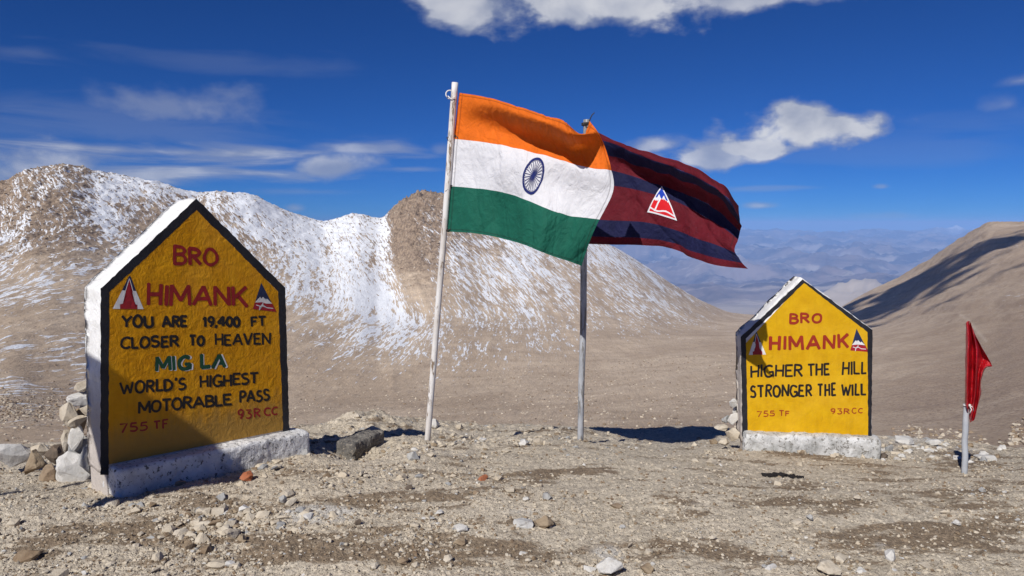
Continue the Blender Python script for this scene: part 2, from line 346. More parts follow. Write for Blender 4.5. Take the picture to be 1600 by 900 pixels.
seg = [8, 26, 60, 80, 80, 74, 12]
Tn = np.concatenate([i + np.arange(n) / n for i, n in enumerate(seg)] + [[7.0]])
def cub(x, xs, ys):   # monotone-ish cubic through rows
    out = np.empty((len(x),) + ys.shape[1:]); d = np.gradient(ys, xs, axis=0) if False else None
    n = len(xs); h = np.diff(xs)[:, None]; dl = np.diff(ys, axis=0) / h
    m_ = np.zeros_like(ys); m_[0] = dl[0]; m_[-1] = dl[-1]
    a = dl[:-1]; b = dl[1:]; w1 = 2 * h[1:] + h[:-1]; w2 = h[1:] + 2 * h[:-1]
    with np.errstate(divide='ignore', invalid='ignore'):
        hm = (w1 + w2) / (w1 / a + w2 / b)
    m_[1:-1] = np.where(a * b > 0, hm, 0)
    i = np.clip(np.searchsorted(xs, x, side='right') - 1, 0, n - 2); t = ((x - xs[i]) / (xs[i + 1] - xs[i]))[:, None]; hh = h[i]
    return (2*t**3-3*t**2+1)*ys[i] + (t**3-2*t**2+t)*hh*m_[i] + (-2*t**3+3*t**2)*ys[i+1] + (t**3-t**2)*hh*m_[i+1]
yc = cub(PXT, tcx.astype(float), TY); dc = cub(PXT, tcx.astype(float), TD)      # (cols, nodes)
zc = EYE + kz(yc) * dc
ks = np.arange(8.0)
DG = cub(Tn, ks, dc.T); ZG = cub(Tn, ks, zc.T)
AG = np.broadcast_to((PXT - 800) / FS, DG.shape); XG = AG * DG
PXc = np.broadcast_to(PXT, DG.shape)
ridge_t = Tn[:, None]
mtn = sstep(ridge_t, 2.6, 4.0) * sstep(-PXc, -1180, -900)
mtn_hi = sstep(ridge_t, 4.0, 5.6) * sstep(-PXc, -1000, -700)
hil = sstep(PXc, 1290, 1500)
rug = np.clip(mtn_hi * (.55 + .8 * np.exp(-((PXc - 665) / 50.) ** 2) + .5 * np.exp(-((PXc - 60) / 130.) ** 2)), 0, 1.4)
n1 = fbm(XG / 34, ZG / 22 + DG / 60, 5, 3); n2 = fbm(XG / 7, ZG / 5 + DG / 9, 4, 9, .6, ridged=True); n3 = fbm(XG / 2.1, DG / 2.6, 3, 19, .6)
# gullies running down the fall line of the mountain (down to the right)
ca_, sa_ = math.cos(.85), math.sin(.85); gx = XG * sa_ + ZG * 1.0 * ca_ * 1.2
n4 = fbm(gx / 7, (XG * ca_ - ZG * sa_) / 60, 4, 41, .55, ridged=True)
ZG = ZG + n1 * (.8 + 1.2 * mtn_hi + 1.6 * hil * sstep(ridge_t, 3, 5)) * sstep(DG, 40, 160) + n2 * 1.7 * rug + n3 * (.10 + .75 * rug) * sstep(DG, 20, 80) + n4 * (.6 * mtn + .25 * hil * sstep(ridge_t, 2.5, 4))
ZG = ZG + fbm(XG / 3, DG / 9, 4, 61) * .22 * sstep(DG, 25, 90)
DG = DG + fbm(XG / 9, ZG / 6, 3, 71) * 1.5 * rug
crag = 1.5 * np.exp(-((PXc - 650) / 36.) ** 2) + .55 * np.exp(-((PXc - 75) / 90.) ** 2)
crag = crag * sstep(ridge_t, 4.6, 5.6)
ZG = ZG + hil * sstep(ridge_t, 2, 4) * fbm((XG * .9 - ZG * .45) / 60, (ZG * .9 + XG * .4) / 7, 4, 151, .55, ridged=True) * 1.6
ZG = ZG + (fbm(XG / 3.2, ZG / 4.5, 4, 141, .6, ridged=True) - .2) * 2.4 * crag + np.maximum(fbm(XG / 1.9, DG / 4, 3, 143, .6), 0) * 2.4 * crag
PYt = 350 + FS * (EYE - ZG) / DG
# coverage of snow
sxs = [-400, 0, 60, 120, 180, 240, 300, 360, 420, 480, 540, 600, 628, 660, 720, 780, 840, 900, 960, 1020, 1080, 1140, 1200, 3000]
sys_ = [262, 300, 340, 380, 420, 460, 500, 540, 580, 620, 660]
SN = np.array([
 [.2, .2, .45, .7, .85, .85, .9, .9, .9, .95, .95, .9, .1, .05, .3, .5, .6, .5, .5, .5, .4, .2, 0, 0],
 [.3, .25, .3, .5, .8, .8, .85, .85, .95, .98, .98, .92, .08, .05, .45, .6, .6, .5, .6, .5, .4, .2, 0, 0],
 [.5, .55, .25, .3, .65, .55, .65, .8, .9, .98, .95, .95, .08, .3, .52, .55, .6, .6, .6, .5, .4, .2, 0, 0],
 [.45, .45, .3, .35, .5, .45, .5, .7, .78, .9, .9, .9, .1, .45, .6, .58, .55, .6, .65, .6, .4, .2, 0, 0],
 [.45, .5, .45, .35, .35, .45, .55, .65, .72, .78, .85, .88, .12, .45, .52, .62, .55, .48, .56, .6, .45, .2, 0, 0],
 [.5, .5, .35, .22, .2, .3, .4, .5, .6, .68, .78, .88, .55, .4, .42, .58, .5, .42, .42, .48, .46, .22, 0, 0],
 [.3, .3, .26, .22, .28, .3, .36, .4, .46, .58, .70, .84, .86, .72, .42, .46, .44, .42, .38, .36, .3, .08, 0, 0],
 [.28, .28, .3, .26, .28, .26, .24, .2, .26, .36, .50, .66, .78, .62, .34, .45, .46, .36, .18, .05, 0, 0, 0, 0],
 [.4, .42, .26, .33, .28, .18, .12, .05, .16, .2, .26, .34, .32, .28, .18, .16, .08, 0, 0, 0, 0, 0, 0, 0],
 [.33, .33, .2, .26, .2, .1, .05, .0, .05, .02, .05, .05, .03, 0, 0, 0, 0, 0, 0, 0, 0, 0, 0, 0],
 [.1, .1, .1, .1, .05, 0, 0, 0, 0, 0, 0, 0, 0, 0, 0, 0, 0, 0, 0, 0, 0, 0, 0, 0]])
def bil(px, py, xs, ys, T):
    xs = np.array(xs, float); ys = np.array(ys, float)
    i = np.clip(np.searchsorted(xs, px) - 1, 0, len(xs) - 2); j = np.clip(np.searchsorted(ys, py) - 1, 0, len(ys) - 2)
    u = np.clip((px - xs[i]) / (xs[i + 1] - xs[i]), 0, 1); v = np.clip((py - ys[j]) / (ys[j + 1] - ys[j]), 0, 1)
    return (T[j, i] * (1 - u) + T[j, i + 1] * u) * (1 - v) + (T[j + 1, i] * (1 - u) + T[j + 1, i + 1] * u) * v
snow = bil(PXc + 6 * fbm(XG / 20, ZG / 20, 3, 81), PYt, sxs, sys_, SN) - .10 + .10 * sstep(PXc, 700, 760) * sstep(-PYt, -540, -480) + .12 * sstep(-PXc, -260, -120) * sstep(PYt, 270, 300)
# the snow edge along the brown gully: from (606,345) down to (672,545)
gl = 604 + np.clip(PYt - 345, 0, 200) * .34
gul = np.exp(-((PXc - gl - 20) / 15.) ** 2) * (PYt < 560) * sstep(PYt, 300, 345) * sstep(-PYt, -500, -420)
snow = snow - .7 * gul
rocky = np.clip(rug * (.5 + n2), 0, 1) + .9 * np.exp(-((PXc - 640) / 24.) ** 2) * sstep(-PYt, -440, -340) * mtn_hi
rocky = rocky + .8 * np.exp(-((PXc - 70) / 70.) ** 2 - ((PYt - 330) / 50.) ** 2)
scree = blobs([(1480, 640, 130, 70, 1.0), (1600, 560, 140, 90, 1.0), (1800, 600, 200, 200, 1.0), (0, 640, 90, 20, .5)], PXc, PYt)
# the track across the valley and other faint lines
trk = np.zeros_like(PXc)
for line in [[(1505, 492), (1520, 503), (1535, 520), (1548, 534)], [(1475, 565), (1440, 580), (1400, 598), (1330, 622)], [(1160, 560), (1060, 590), (960, 612), (830, 625), (760, 650)]]:
    for (x0, y0), (x1, y1) in zip(line[:-1], line[1:]):
        t = np.clip(((PXc - x0) * (x1 - x0) + (PYt - y0) * (y1 - y0)) / ((x1 - x0) ** 2 + (y1 - y0) ** 2), 0, 1)
        d = np.hypot(PXc - x0 - t * (x1 - x0), (PYt - y0 - t * (y1 - y0))); trk = np.maximum(trk, np.exp(-((d + 2.5 * np.abs(fbm(XG / 6, DG / 6, 2, 5))) / 2.0) ** 2) * (.75 if x0 > 1490 else .3))
m_land, g = new_mat('mountain_land')
pos = g.geo()
def streak(rot, sx, sz, det=5, rough=.62, dist=.25, loc=(0, 0, 0)):
    return g.noise(g.mapping(g.mapping(pos, rot=(0, rot, 0), loc=loc), scale=(sx, min(sx, sz) * .5, sz)), 1.0, det, rough, dist)
nsA = streak(-.74, .20, 1.7, 6, .64, .3)            # long thin streaks down to the right
nsA2 = streak(-.80, .45, 2.8, 4, .66, .25, (5, 3, 1))
nsB = streak(-.70, .035, .12, 5, .6, .8)
nsB2 = streak(-1.05, .06, .22, 5, .6, .8, (9, 1, 4))
nsC = g.noise(g.mapping(pos, scale=(1, .5, 1.2)), 1.15, 4, .7)
nn = g.m('ADD', g.m('ADD', g.m('MULTIPLY', g.m('SUBTRACT', nsA, .5), 2.9), g.m('MULTIPLY', g.m('SUBTRACT', nsB, .5), 1.5)),
    g.m('ADD', g.m('ADD', g.m('MULTIPLY', g.m('SUBTRACT', nsC, .5), .3), g.m('MULTIPLY', g.m('SUBTRACT', nsB2, .5), 1.1)), g.m('MULTIPLY', g.m('SUBTRACT', nsA2, .5), 2.2)))
sn = g.m('ADD', g.m('MULTIPLY', g.m('SUBTRACT', g.attr('snow'), .505), 1.3), nn)
sn = g.m('MULTIPLY', g.ramp(sn, -.05, .20), g.ramp(g.attr('snow'), -.10, .05))
tone = g.noise(g.mapping(pos, scale=(1, .5, 2.2)), .05, 6, .6, .5)
land = g.mix(g.ramp(tone, .35, .66), (.46, .355, .255), (.60, .48, .355))
land = g.mix(g.ramp(g.noise(g.mapping(pos, rot=(0, -.4, 0), scale=(.25, .25, 2)), .5, 5, .65), .4, .7, 0, .30), land, (.32, .24, .175))
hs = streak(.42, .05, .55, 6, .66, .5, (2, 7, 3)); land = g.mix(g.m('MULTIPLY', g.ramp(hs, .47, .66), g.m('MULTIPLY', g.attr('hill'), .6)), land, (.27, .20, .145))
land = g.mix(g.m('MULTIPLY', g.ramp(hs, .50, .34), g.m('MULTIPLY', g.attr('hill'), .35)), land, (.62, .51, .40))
land = g.mix(g.m('MULTIPLY', g.ramp(nsA2, .48, .66), .35), land, (.27, .20, .145))
vs1 = g.noise(g.mapping(pos, rot=(0, 0, .12), scale=(.035, .22, .5)), 1.0, 8, .72, .6); land = g.mix(g.ramp(vs1, .50, .64, 0, .42), land, (.33, .25, .185)); land = g.mix(g.ramp(vs1, .46, .36, 0, .35), land, (.64, .53, .41))
land = g.mix(g.ramp(g.noise(g.mapping(pos, scale=(.9, .5, 1)), 1.1, 6, .8), .54, .70, 0, .5), land, (.25, .19, .14))
rk = g.mix(g.ramp(g.noise(g.mapping(pos, scale=(1, .5, .6)), 1.0, 6, .75, .6), .38, .62), (.085, .055, .038), (.36, .265, .185))
land = g.mix(g.m('MULTIPLY', g.ramp(g.m('ADD', g.attr('rocky'), g.m('SUBTRACT', nsC, .5)), .15, .8), .8), land, rk)
v1 = g.voro(g.mapping(pos, scale=(1, .6, 1)), 1.6, 'Color'); vs = g.n.new('ShaderNodeSeparateColor'); g.l.new(v1, vs.inputs[0])
pk = g.noise(g.mapping(pos, scale=(1, .7, 1.3)), 3.2, 5, .75)
land = g.mix(g.m('MULTIPLY', g.ramp(pk, .50, .60), g.m('MULTIPLY', g.attr('scree'), .75, clamp=True)), land, (.16, .115, .085))
land = g.mix(g.m('MULTIPLY', g.ramp(pk, .42, .30), g.m('MULTIPLY', g.attr('scree'), .5, clamp=True)), land, (.55, .46, .38))
land = g.mix(g.m('MULTIPLY', g.attr('scree'), .28, clamp=True), land, (.30, .215, .16))
land = g.mix(g.ramp(pk, .52, .75, 0, .25), land, (.2, .15, .11))
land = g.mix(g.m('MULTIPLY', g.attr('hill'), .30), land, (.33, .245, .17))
land = g.mix(g.m('MULTIPLY', g.attr('track'), .6), land, (.60, .52, .42))
col = g.mix(sn, land, (.80, .82, .86))
hb = g.m('ADD', g.m('MULTIPLY', nsC, .6), g.m('ADD', g.m('MULTIPLY', pk, .30), g.m('ADD', g.m('MULTIPLY', nsA2, .45), g.m('MULTIPLY', sn, .12))))
finish(g, col, .9, g.bump(hb, .55, .9), .12)
V3 = np.stack([XG, DG, ZG], -1).reshape(-1, 3); F4 = grid_faces(*XG.shape)
fc_px = PXc.reshape(-1)[F4[:, 0]]; fc_t = np.broadcast_to(ridge_t, XG.shape).reshape(-1)[F4[:, 0]]
ismt = (fc_px < 1150) & (fc_t > 2.75 + .25 * np.sin(fc_px / 90.)); ishl = (fc_px > 1318) & (fc_t > 3 - 1.6 * np.clip((fc_px - 1318) / 180, 0, 1))
def sub(name, mask):
    F = F4[mask]; u, inv = np.unique(F, return_inverse=True)
    o = mesh_np(name, V3[u], inv.reshape(-1, 4), [m_land], True); tag(o, kind='structure')
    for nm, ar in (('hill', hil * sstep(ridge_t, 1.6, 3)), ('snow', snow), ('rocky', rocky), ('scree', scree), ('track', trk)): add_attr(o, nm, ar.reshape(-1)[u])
    return o
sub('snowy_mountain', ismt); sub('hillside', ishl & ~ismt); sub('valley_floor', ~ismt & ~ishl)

# ================================================================ FAR RANGES
fx = np.linspace(250, 1900, 620); fd = np.concatenate([np.linspace(640, 3000, 40, endpoint=False), np.geomspace(3000, 15000, 190)])
FA, FD = np.meshgrid((fx - 800) / FS, fd); FX = FA * FD; FP = np.broadcast_to(fx, FD.shape)
base = np.interp(FD, [640, 1500, 2600, 4000, 5500, 7500, 10000, 12500, 14000, 15000], [560, 520, 488, 462, 440, 415, 388, 372, 372, 385])
zf = EYE + kz(base) * FD
rg = fbm(FX / 1500, FD / 1800, 7, 101, .54, ridged=True); rg2 = fbm(FX / 330, FD / 420, 5, 111, .58, ridged=True)
amp = np.interp(FD, [640, 2200, 3200, 5000, 7000, 9000, 12000, 15000], [8, 8, 60, 230, 300, 300, 260, 150])
zf = zf + (rg - .12) * amp + rg2 * amp * .16
# pale sunlit shoulder by the right hillside
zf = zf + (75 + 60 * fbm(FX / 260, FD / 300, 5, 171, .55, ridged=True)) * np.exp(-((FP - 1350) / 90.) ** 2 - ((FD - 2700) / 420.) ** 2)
top = EYE + kz(359 + 9 * fbm(FP / 45, FD * 0, 5, 131, .6) + np.where(FP < 1000, 6, 0)) * FD
pk_ = np.exp(-np.abs(FP - 1491) / 9.) * 8.5 + np.exp(-np.abs(FP - 1521) / 6.) * 3.5 + np.exp(-np.abs(FP - 1463) / 10.) * 2.5 + np.exp(-np.abs(FP - 1160) / 9.) * 3
over = np.maximum(zf - top, 0); zf = np.minimum(zf, top + over * .03)
zf = zf + pk_ / FS * FD * np.exp(-((FD - 12500) / 700.) ** 2)
snf = np.clip(pk_ / 2.2 - .6, 0, 1) * np.exp(-((FD - 12500) / 900.) ** 2)
m_far, g = new_mat('far_range')
pos = g.geo(); n = g.noise(g.mapping(pos, scale=(1, 1, 3)), .0016, 8, .62, .5); n2_ = g.noise(g.mapping(pos, scale=(.5, 1.6, 3)), .0035, 6, .6)
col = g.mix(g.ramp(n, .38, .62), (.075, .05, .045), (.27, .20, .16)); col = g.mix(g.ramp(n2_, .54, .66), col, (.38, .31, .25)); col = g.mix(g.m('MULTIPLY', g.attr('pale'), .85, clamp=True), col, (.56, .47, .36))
col = g.mix(g.attr('snow'), col, (.85, .86, .9))
finish(g, col, .95, None, .05)
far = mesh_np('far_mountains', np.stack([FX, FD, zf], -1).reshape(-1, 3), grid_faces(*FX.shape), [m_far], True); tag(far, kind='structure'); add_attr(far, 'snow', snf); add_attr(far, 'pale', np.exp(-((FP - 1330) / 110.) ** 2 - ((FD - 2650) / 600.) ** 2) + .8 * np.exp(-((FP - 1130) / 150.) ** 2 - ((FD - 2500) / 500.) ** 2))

# ground continues as one sheet to the horizon behind and beside the camera
m_plain, g = new_mat('plain_soil'); finish(g, g.mix(g.noise(g.geo(), .01, 5), (.33, .27, .21), (.42, .34, .27)), .95)
pl = mesh_np('plain', [(-16000, -16000, -420), (16000, -16000, -420), (16000, 16500, -420), (-16000, 16500, -420)], [(0, 1, 2, 3)], [m_plain]); tag(pl, kind='structure')
# the back slope of the pass behind the camera
bx = np.linspace(-140, 140, 60); by = np.linspace(-5.6, -160, 50); BX, BY = np.meshgrid(bx, by)
BZ = -.03 - .07 * (-5.6 - BY) * 1.0 + fbm(BX / 20, BY / 20, 4, 7) * 2 * sstep(-BY, 6, 60)
o = mesh_np('slope_behind', np.stack([BX, BY, BZ], -1).reshape(-1, 3), grid_faces(*BX.shape), [m_ground], True); tag(o, kind='structure')

# clouds high over the pass, outside the frame, that shade the right-hand hill
m_cloud, g = new_mat('cloud_white'); finish(g, (.85, .86, .88), 1.0)
def cloud_mesh(center, rad, seed, label):
    rng = random.Random(seed); bm = bmesh.new()
    for k in range(16):
        c = Vector((rng.uniform(-1, 1) * rad[0], rng.uniform(-1, 1) * rad[1], rng.uniform(-.15, .3) * rad[2])); r = rng.uniform(.25, .55) * rad[2]
        m4 = Matrix.Translation(c) @ Matrix.Diagonal((r * rng.uniform(.9, 1.8), r * rng.uniform(.9, 1.6), r * .6, 1))
        bmesh.ops.create_icosphere(bm, subdivisions=3, radius=1, matrix=m4)
    from mathutils import noise as mn
    for v in bm.verts: v.co += v.co.normalized() * mn.noise(v.co * .12 + Vector((seed, 0, 0))) * rad[2] * .25
    o = obj_bm('cloud', bm, m_cloud, None, True, center); tag(o, label, 'cloud', kind='structure'); return o
front = ridge_t * np.ones_like(PXc) < 6.0
def hill_point(px, py):
    k = np.argmin(np.where(front, (PXc - px) ** 2 + (PYt - py) ** 2, 1e9)); return Vector((XG.ravel()[k], DG.ravel()[k], ZG.ravel()[k]))
for i, (px, py, rad) in enumerate(CLOUD_SH):
    cloud_mesh(hill_point(px, py) + SUN * 900, rad, i + 3, 'white cloud overhead')

# haze
m_haze, g = new_mat('haze'); pv = g.n.new('ShaderNodeVolumePrincipled'); pv.inputs['Color'].default_value = (*HAZE_COL, 1); pv.inputs['Density'].default_value = HAZE_D
pv.inputs['Anisotropy'].default_value = -0.4
mo = g.n.new('ShaderNodeOutputMaterial'); g.l.new(pv.outputs[0], mo.inputs['Volume'])
bm = bmesh.new(); bmesh.ops.create_cube(bm, size=1)
for v in bm.verts: v.co = Vector((v.co.x * 33000, v.co.y * 33500 + 300, -421.5 if v.co.z < 0 else HAZE_TOP))
hz = obj_bm('haze', bm, m_haze); tag(hz, kind='stuff')

# ================================================================ OBJECTS
from mathutils import noise as MN
def vn(p, s, seed=0): return MN.noise(Vector((p[0] * s + seed * 7.3, p[1] * s - seed * 3.1, p[2] * s + seed)))
def vfb(p, s, seed=0, oc=3):
    a = 0; am = 1
    for i in range(oc): a += am * vn(p, s, seed + i); s *= 2.1; am *= .5
    return a
# ---------------------------------------------------------------- materials
def paint_mat(name, base, dark, light, wear=.0, wearcol=(.4, .36, .3), rough=.55, bumpd=.006, scale=1.0, low_dirt_shade=None, spec=.35, streaks=0):
    m_, g = new_mat(name); pos = g.geo()
    n = g.noise(pos, 7 * scale, 6, .6, .4); n2 = g.noise(g.mapping(pos, scale=(1, 1, .35)), 22 * scale, 5, .6)
    col = g.mix(g.ramp(n, .32, .7), dark, light); col = g.mix(g.ramp(n2, .35, .65, 0, .6), col, base)
    if streaks:
        sk = g.noise(g.mapping(pos, scale=(1, 1, .12)), 26, 5, .65); blot = g.noise(pos, 2.6, 4, .6)
        col = g.mix(g.m('MULTIPLY', g.ramp(sk, .5, .72), streaks), col, tuple(x * .62 for x in dark)); col = g.mix(g.ramp(blot, .45, .72, 0, .3), col, tuple(min(1, x * 1.15 + .03) for x in light))
    if wear:
        wn = g.noise(pos, 34 * scale, 7, .72); wf = g.ramp(wn, 1 - wear, 1 - wear + .05)
        col = g.mix(wf, col, wearcol)
    hh = g.m('ADD', g.m('MULTIPLY', g.noise(pos, 16 * scale, 5, .62, .8), 1.0), g.m('MULTIPLY', g.noise(g.mapping(pos, scale=(1, 1, .4)), 75 * scale, 4, .6), .25))
    if low_dirt_shade:
        z0, z1, dc_ = low_dirt_shade; s = g.n.new('ShaderNodeSeparateXYZ'); g.l.new(pos, s.inputs[0])
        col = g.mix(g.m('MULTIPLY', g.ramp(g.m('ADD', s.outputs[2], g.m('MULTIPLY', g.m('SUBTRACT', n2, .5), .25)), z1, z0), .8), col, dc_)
    finish(g, col, rough, g.bump(hh, .8, bumpd), spec)
    return m_
M = {}
M['yellow'] = paint_mat('yellow_paint', (.62, .275, .006), (.54, .225, .005), (.68, .32, .008), .33, (.50, .25, .02), .6, .012, 1.0, spec=.12, low_dirt_shade=(.18, .42, (.34, .20, .05)), streaks=.35)
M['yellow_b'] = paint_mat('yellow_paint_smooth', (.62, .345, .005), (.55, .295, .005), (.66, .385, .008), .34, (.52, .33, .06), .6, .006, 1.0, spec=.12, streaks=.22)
M['black'] = paint_mat('black_paint', (.012, .012, .016), (.010, .010, .014), (.022, .022, .026), .30, (.06, .06, .06), .5, .008)
M['white'] = paint_mat('white_wash', (.78, .775, .765), (.66, .65, .63), (.82, .815, .81), .36, (.42, .38, .33), .8, .016, low_dirt_shade=(.35, .75, (.42, .36, .31)), spec=.1)  # grey-brown low down: dirt, with the shaded side's grey put into the colour
M['plinth'] = paint_mat('plinth_whitewash', (.70, .69, .68), (.45, .44, .43), (.78, .78, .77), .44, (.12, .115, .11), .8, .022)
M['plinth_b'] = paint_mat('grey_weathered_whitewash', (.56, .56, .55), (.25, .25, .235), (.74, .74, .73), .46, (.20, .19, .17), .8, .022)
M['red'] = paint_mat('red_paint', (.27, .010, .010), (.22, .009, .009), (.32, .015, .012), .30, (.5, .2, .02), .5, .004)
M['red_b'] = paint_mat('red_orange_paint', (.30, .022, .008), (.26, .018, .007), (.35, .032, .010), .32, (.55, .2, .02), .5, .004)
M['letter_black'] = paint_mat('letter_black', (.012, .010, .010), (.010, .008, .008), (.02, .014, .012), 0, rough=.5, bumpd=.004)
M['green'] = paint_mat('green_paint', (.007, .065, .028), (.006, .045, .02), (.009, .085, .038), 0, rough=.5, bumpd=.004)
M['emb_white'] = paint_mat('emblem_white', (.72, .71, .70), (.62, .60, .6), (.78, .78, .78), .3, (.5, .45, .4), .6, .004)
M['emb_red'] = paint_mat('emblem_red', (.34, .012, .02), (.28, .01, .016), (.38, .016, .03), 0, rough=.55, bumpd=.004)
M['emb_navy'] = paint_mat('emblem_navy', (.012, .022, .075), (.010, .014, .05), (.02, .03, .09), 0, rough=.55, bumpd=.004)
# ---------------------------------------------------------------- stroke lettering (painted by hand, one mesh per word)
def arc(cx, cy, rx, ry, a0, a1, n=10): return [(cx + rx * math.cos(math.radians(a0 + (a1 - a0) * i / n)), cy + ry * math.sin(math.radians(a0 + (a1 - a0) * i / n))) for i in range(n + 1)]
GL = {
 'A': (.78, [[(0, 0), (.39, 1)], [(.39, 1), (.78, 0)], [(.14, .34), (.64, .34)]]),
 'B': (.60, [[(0.03, 0), (.03, 1)], [(0, .98)] + arc(.27, .76, .26, .22, 85, -85) + [(0.02, .54)], [(0.02, .53)] + arc(.29, .27, .30, .26, 85, -85) + [(0, .02)]]),
 'C': (.66, [arc(.40, .5, .38, .49, 48, 312, 16)]),
 'D': (.64, [[(.03, 0), (.03, 1)], [(0, .98)] + arc(.20, .5, .42, .48, 85, -85, 14) + [(0, .02)]]),
 'E': (.52, [[(.03, 0), (.03, 1)], [(0, .97), (.52, .97)], [(0, .52), (.44, .52)], [(0, .03), (.54, .03)]]),
 'F': (.50, [[(.03, 0), (.03, 1)], [(0, .97), (.52, .97)], [(0, .53), (.44, .53)]]),
 'G': (.70, [arc(.40, .5, .38, .49, 48, 320, 16), [(.70, .0), (.70, .44)], [(.42, .42), (.74, .42)]]),
 'H': (.62, [[(.03, 0), (.03, 1)], [(.60, 0), (.60, 1)], [(.03, .5), (.60, .5)]]),
 'I': (.10, [[(.05, 0), (.05, 1)]]),
 'K': (.60, [[(.03, 0), (.03, 1)], [(.58, 1), (.05, .42)], [(.22, .58), (.62, 0)]]),
 'L': (.46, [[(.03, 0), (.03, 1)], [(0, .03), (.48, .03)]]),
 'M': (.82, [[(.02, 0), (.05, 1)], [(.05, .98), (.42, .2)], [(.42, .2), (.78, .98)], [(.78, 1), (.82, 0)]]),
 'N': (.66, [[(.03, 0), (.03, 1)], [(.03, .98), (.64, .02)], [(.64, 0), (.64, 1)]]),
 'O': (.66, [arc(.33, .5, .33, .49, 90, 450, 22)]),
 'P': (.54, [[(.03, 0), (.03, 1)], [(0, .98)] + arc(.26, .73, .27, .25, 85, -85) + [(0, .48)]]),
 'R': (.60, [[(.03, 0), (.03, 1)], [(0, .98)] + arc(.26, .75, .27, .23, 85, -85) + [(0, .52)], [(.22, .52), (.60, 0)]]),
 'S': (.56, [arc(.29, .745, .24, .235, 35, 255, 12) + arc(.27, .265, .27, .255, 75, -145, 14)]),
 'T': (.60, [[(.30, 0), (.30, 1)], [(0, .97), (.62, .97)]]),
 'U': (.62, [[(.03, 1), (.03, .35)] + arc(.32, .32, .29, .31, 180, 360, 12) + [(.61, .35), (.61, 1)]]),
 'V': (.70, [[(0, 1), (.35, 0)], [(.35, 0), (.70, 1)]]),
 'W': (.98, [[(0, 1), (.26, .02)], [(.26, .02), (.48, .8)], [(.48, .8), (.72, .02)], [(.72, .02), (.98, 1)]]),
 'Y': (.66, [[(0, 1), (.33, .48)], [(.68, 1), (.33, .48), (.33, 0)]]),
 "'": (.10, [[(.07, 1.05), (.03, .80)]]), ',': (.10, [[(.09, .10), (.02, -.16)]]), ' ': (.30, []),
 '0': (.50, [arc(.25, .5, .23, .48, 90, 450, 20)]), '1': (.28, [[(.20, 0), (.20, 1)], [(.20, .98), (.0, .74)]]),
 '3': (.50, [[(.03, .97), (.46, .97), (.22, .60)] + arc(.22, .30, .27, .29, 80, -140, 12)]),
 '4': (.56, [[(.42, 0), (.42, 1)], [(.42, .98), (.0, .32)], [(0, .32), (.58, .32)]]),
 '5': (.50, [[(.46, .97), (.08, .97)], [(.08, .97), (.05, .55)] + arc(.21, .31, .28, .29, 100, -140, 12)]),
 '7': (.52, [[(0, .97), (.50, .97), (.16, 0)]]),
 '9': (.50, [arc(.25, .70, .23, .27, 0, 360, 16), [(.48, .72), (.44, .30), (.22, .0)]])}
def stroke_poly(bm, pts, wd, tf, lift, rng):
    """a brush stroke: a ribbon with rounded ends; pts in picture pixels, tf(px,py,lift)->point on the face"""
    pts = [Vector(p) for p in pts]; n = len(pts); wj = rng.uniform(.92, 1.1)
    closed = (pts[0] - pts[-1]).length < .5 and n > 6
    L_, R_ = [], []
    for i in range(n):
        if closed: t = pts[(i + 1) % (n - 1)] - pts[(i - 1) % (n - 1)]
        else: t = pts[min(i + 1, n - 1)] - pts[max(i - 1, 0)]
        t.normalize(); nn_ = Vector((-t.y, t.x)); h = wd * .5 * wj * (1 + .08 * math.sin(i * 1.3 + wj * 40))
        p = pts[i].copy()
        L_.append(p + nn_ * h); R_.append(p - nn_ * h)
    vl = [bm.verts.new(tf(p.x, p.y, lift)) for p in L_]; vr = [bm.verts.new(tf(p.x, p.y, lift)) for p in R_]
    for i in range(n - 1): bm.faces.new((vl[i], vl[i + 1], vr[i + 1], vr[i]))
    if not closed:
        for e, (a, b, q, s) in enumerate(((vl[0], vr[0], pts[0], pts[0] - pts[1]), (vr[-1], vl[-1], pts[-1], pts[-1] - pts[-2]))):
            s = s.normalized() * wd * .22 * rng.uniform(.5, 1.2); c = bm.verts.new(tf(q.x + s.x, q.y + s.y, lift)); bm.faces.new((a, b, c))
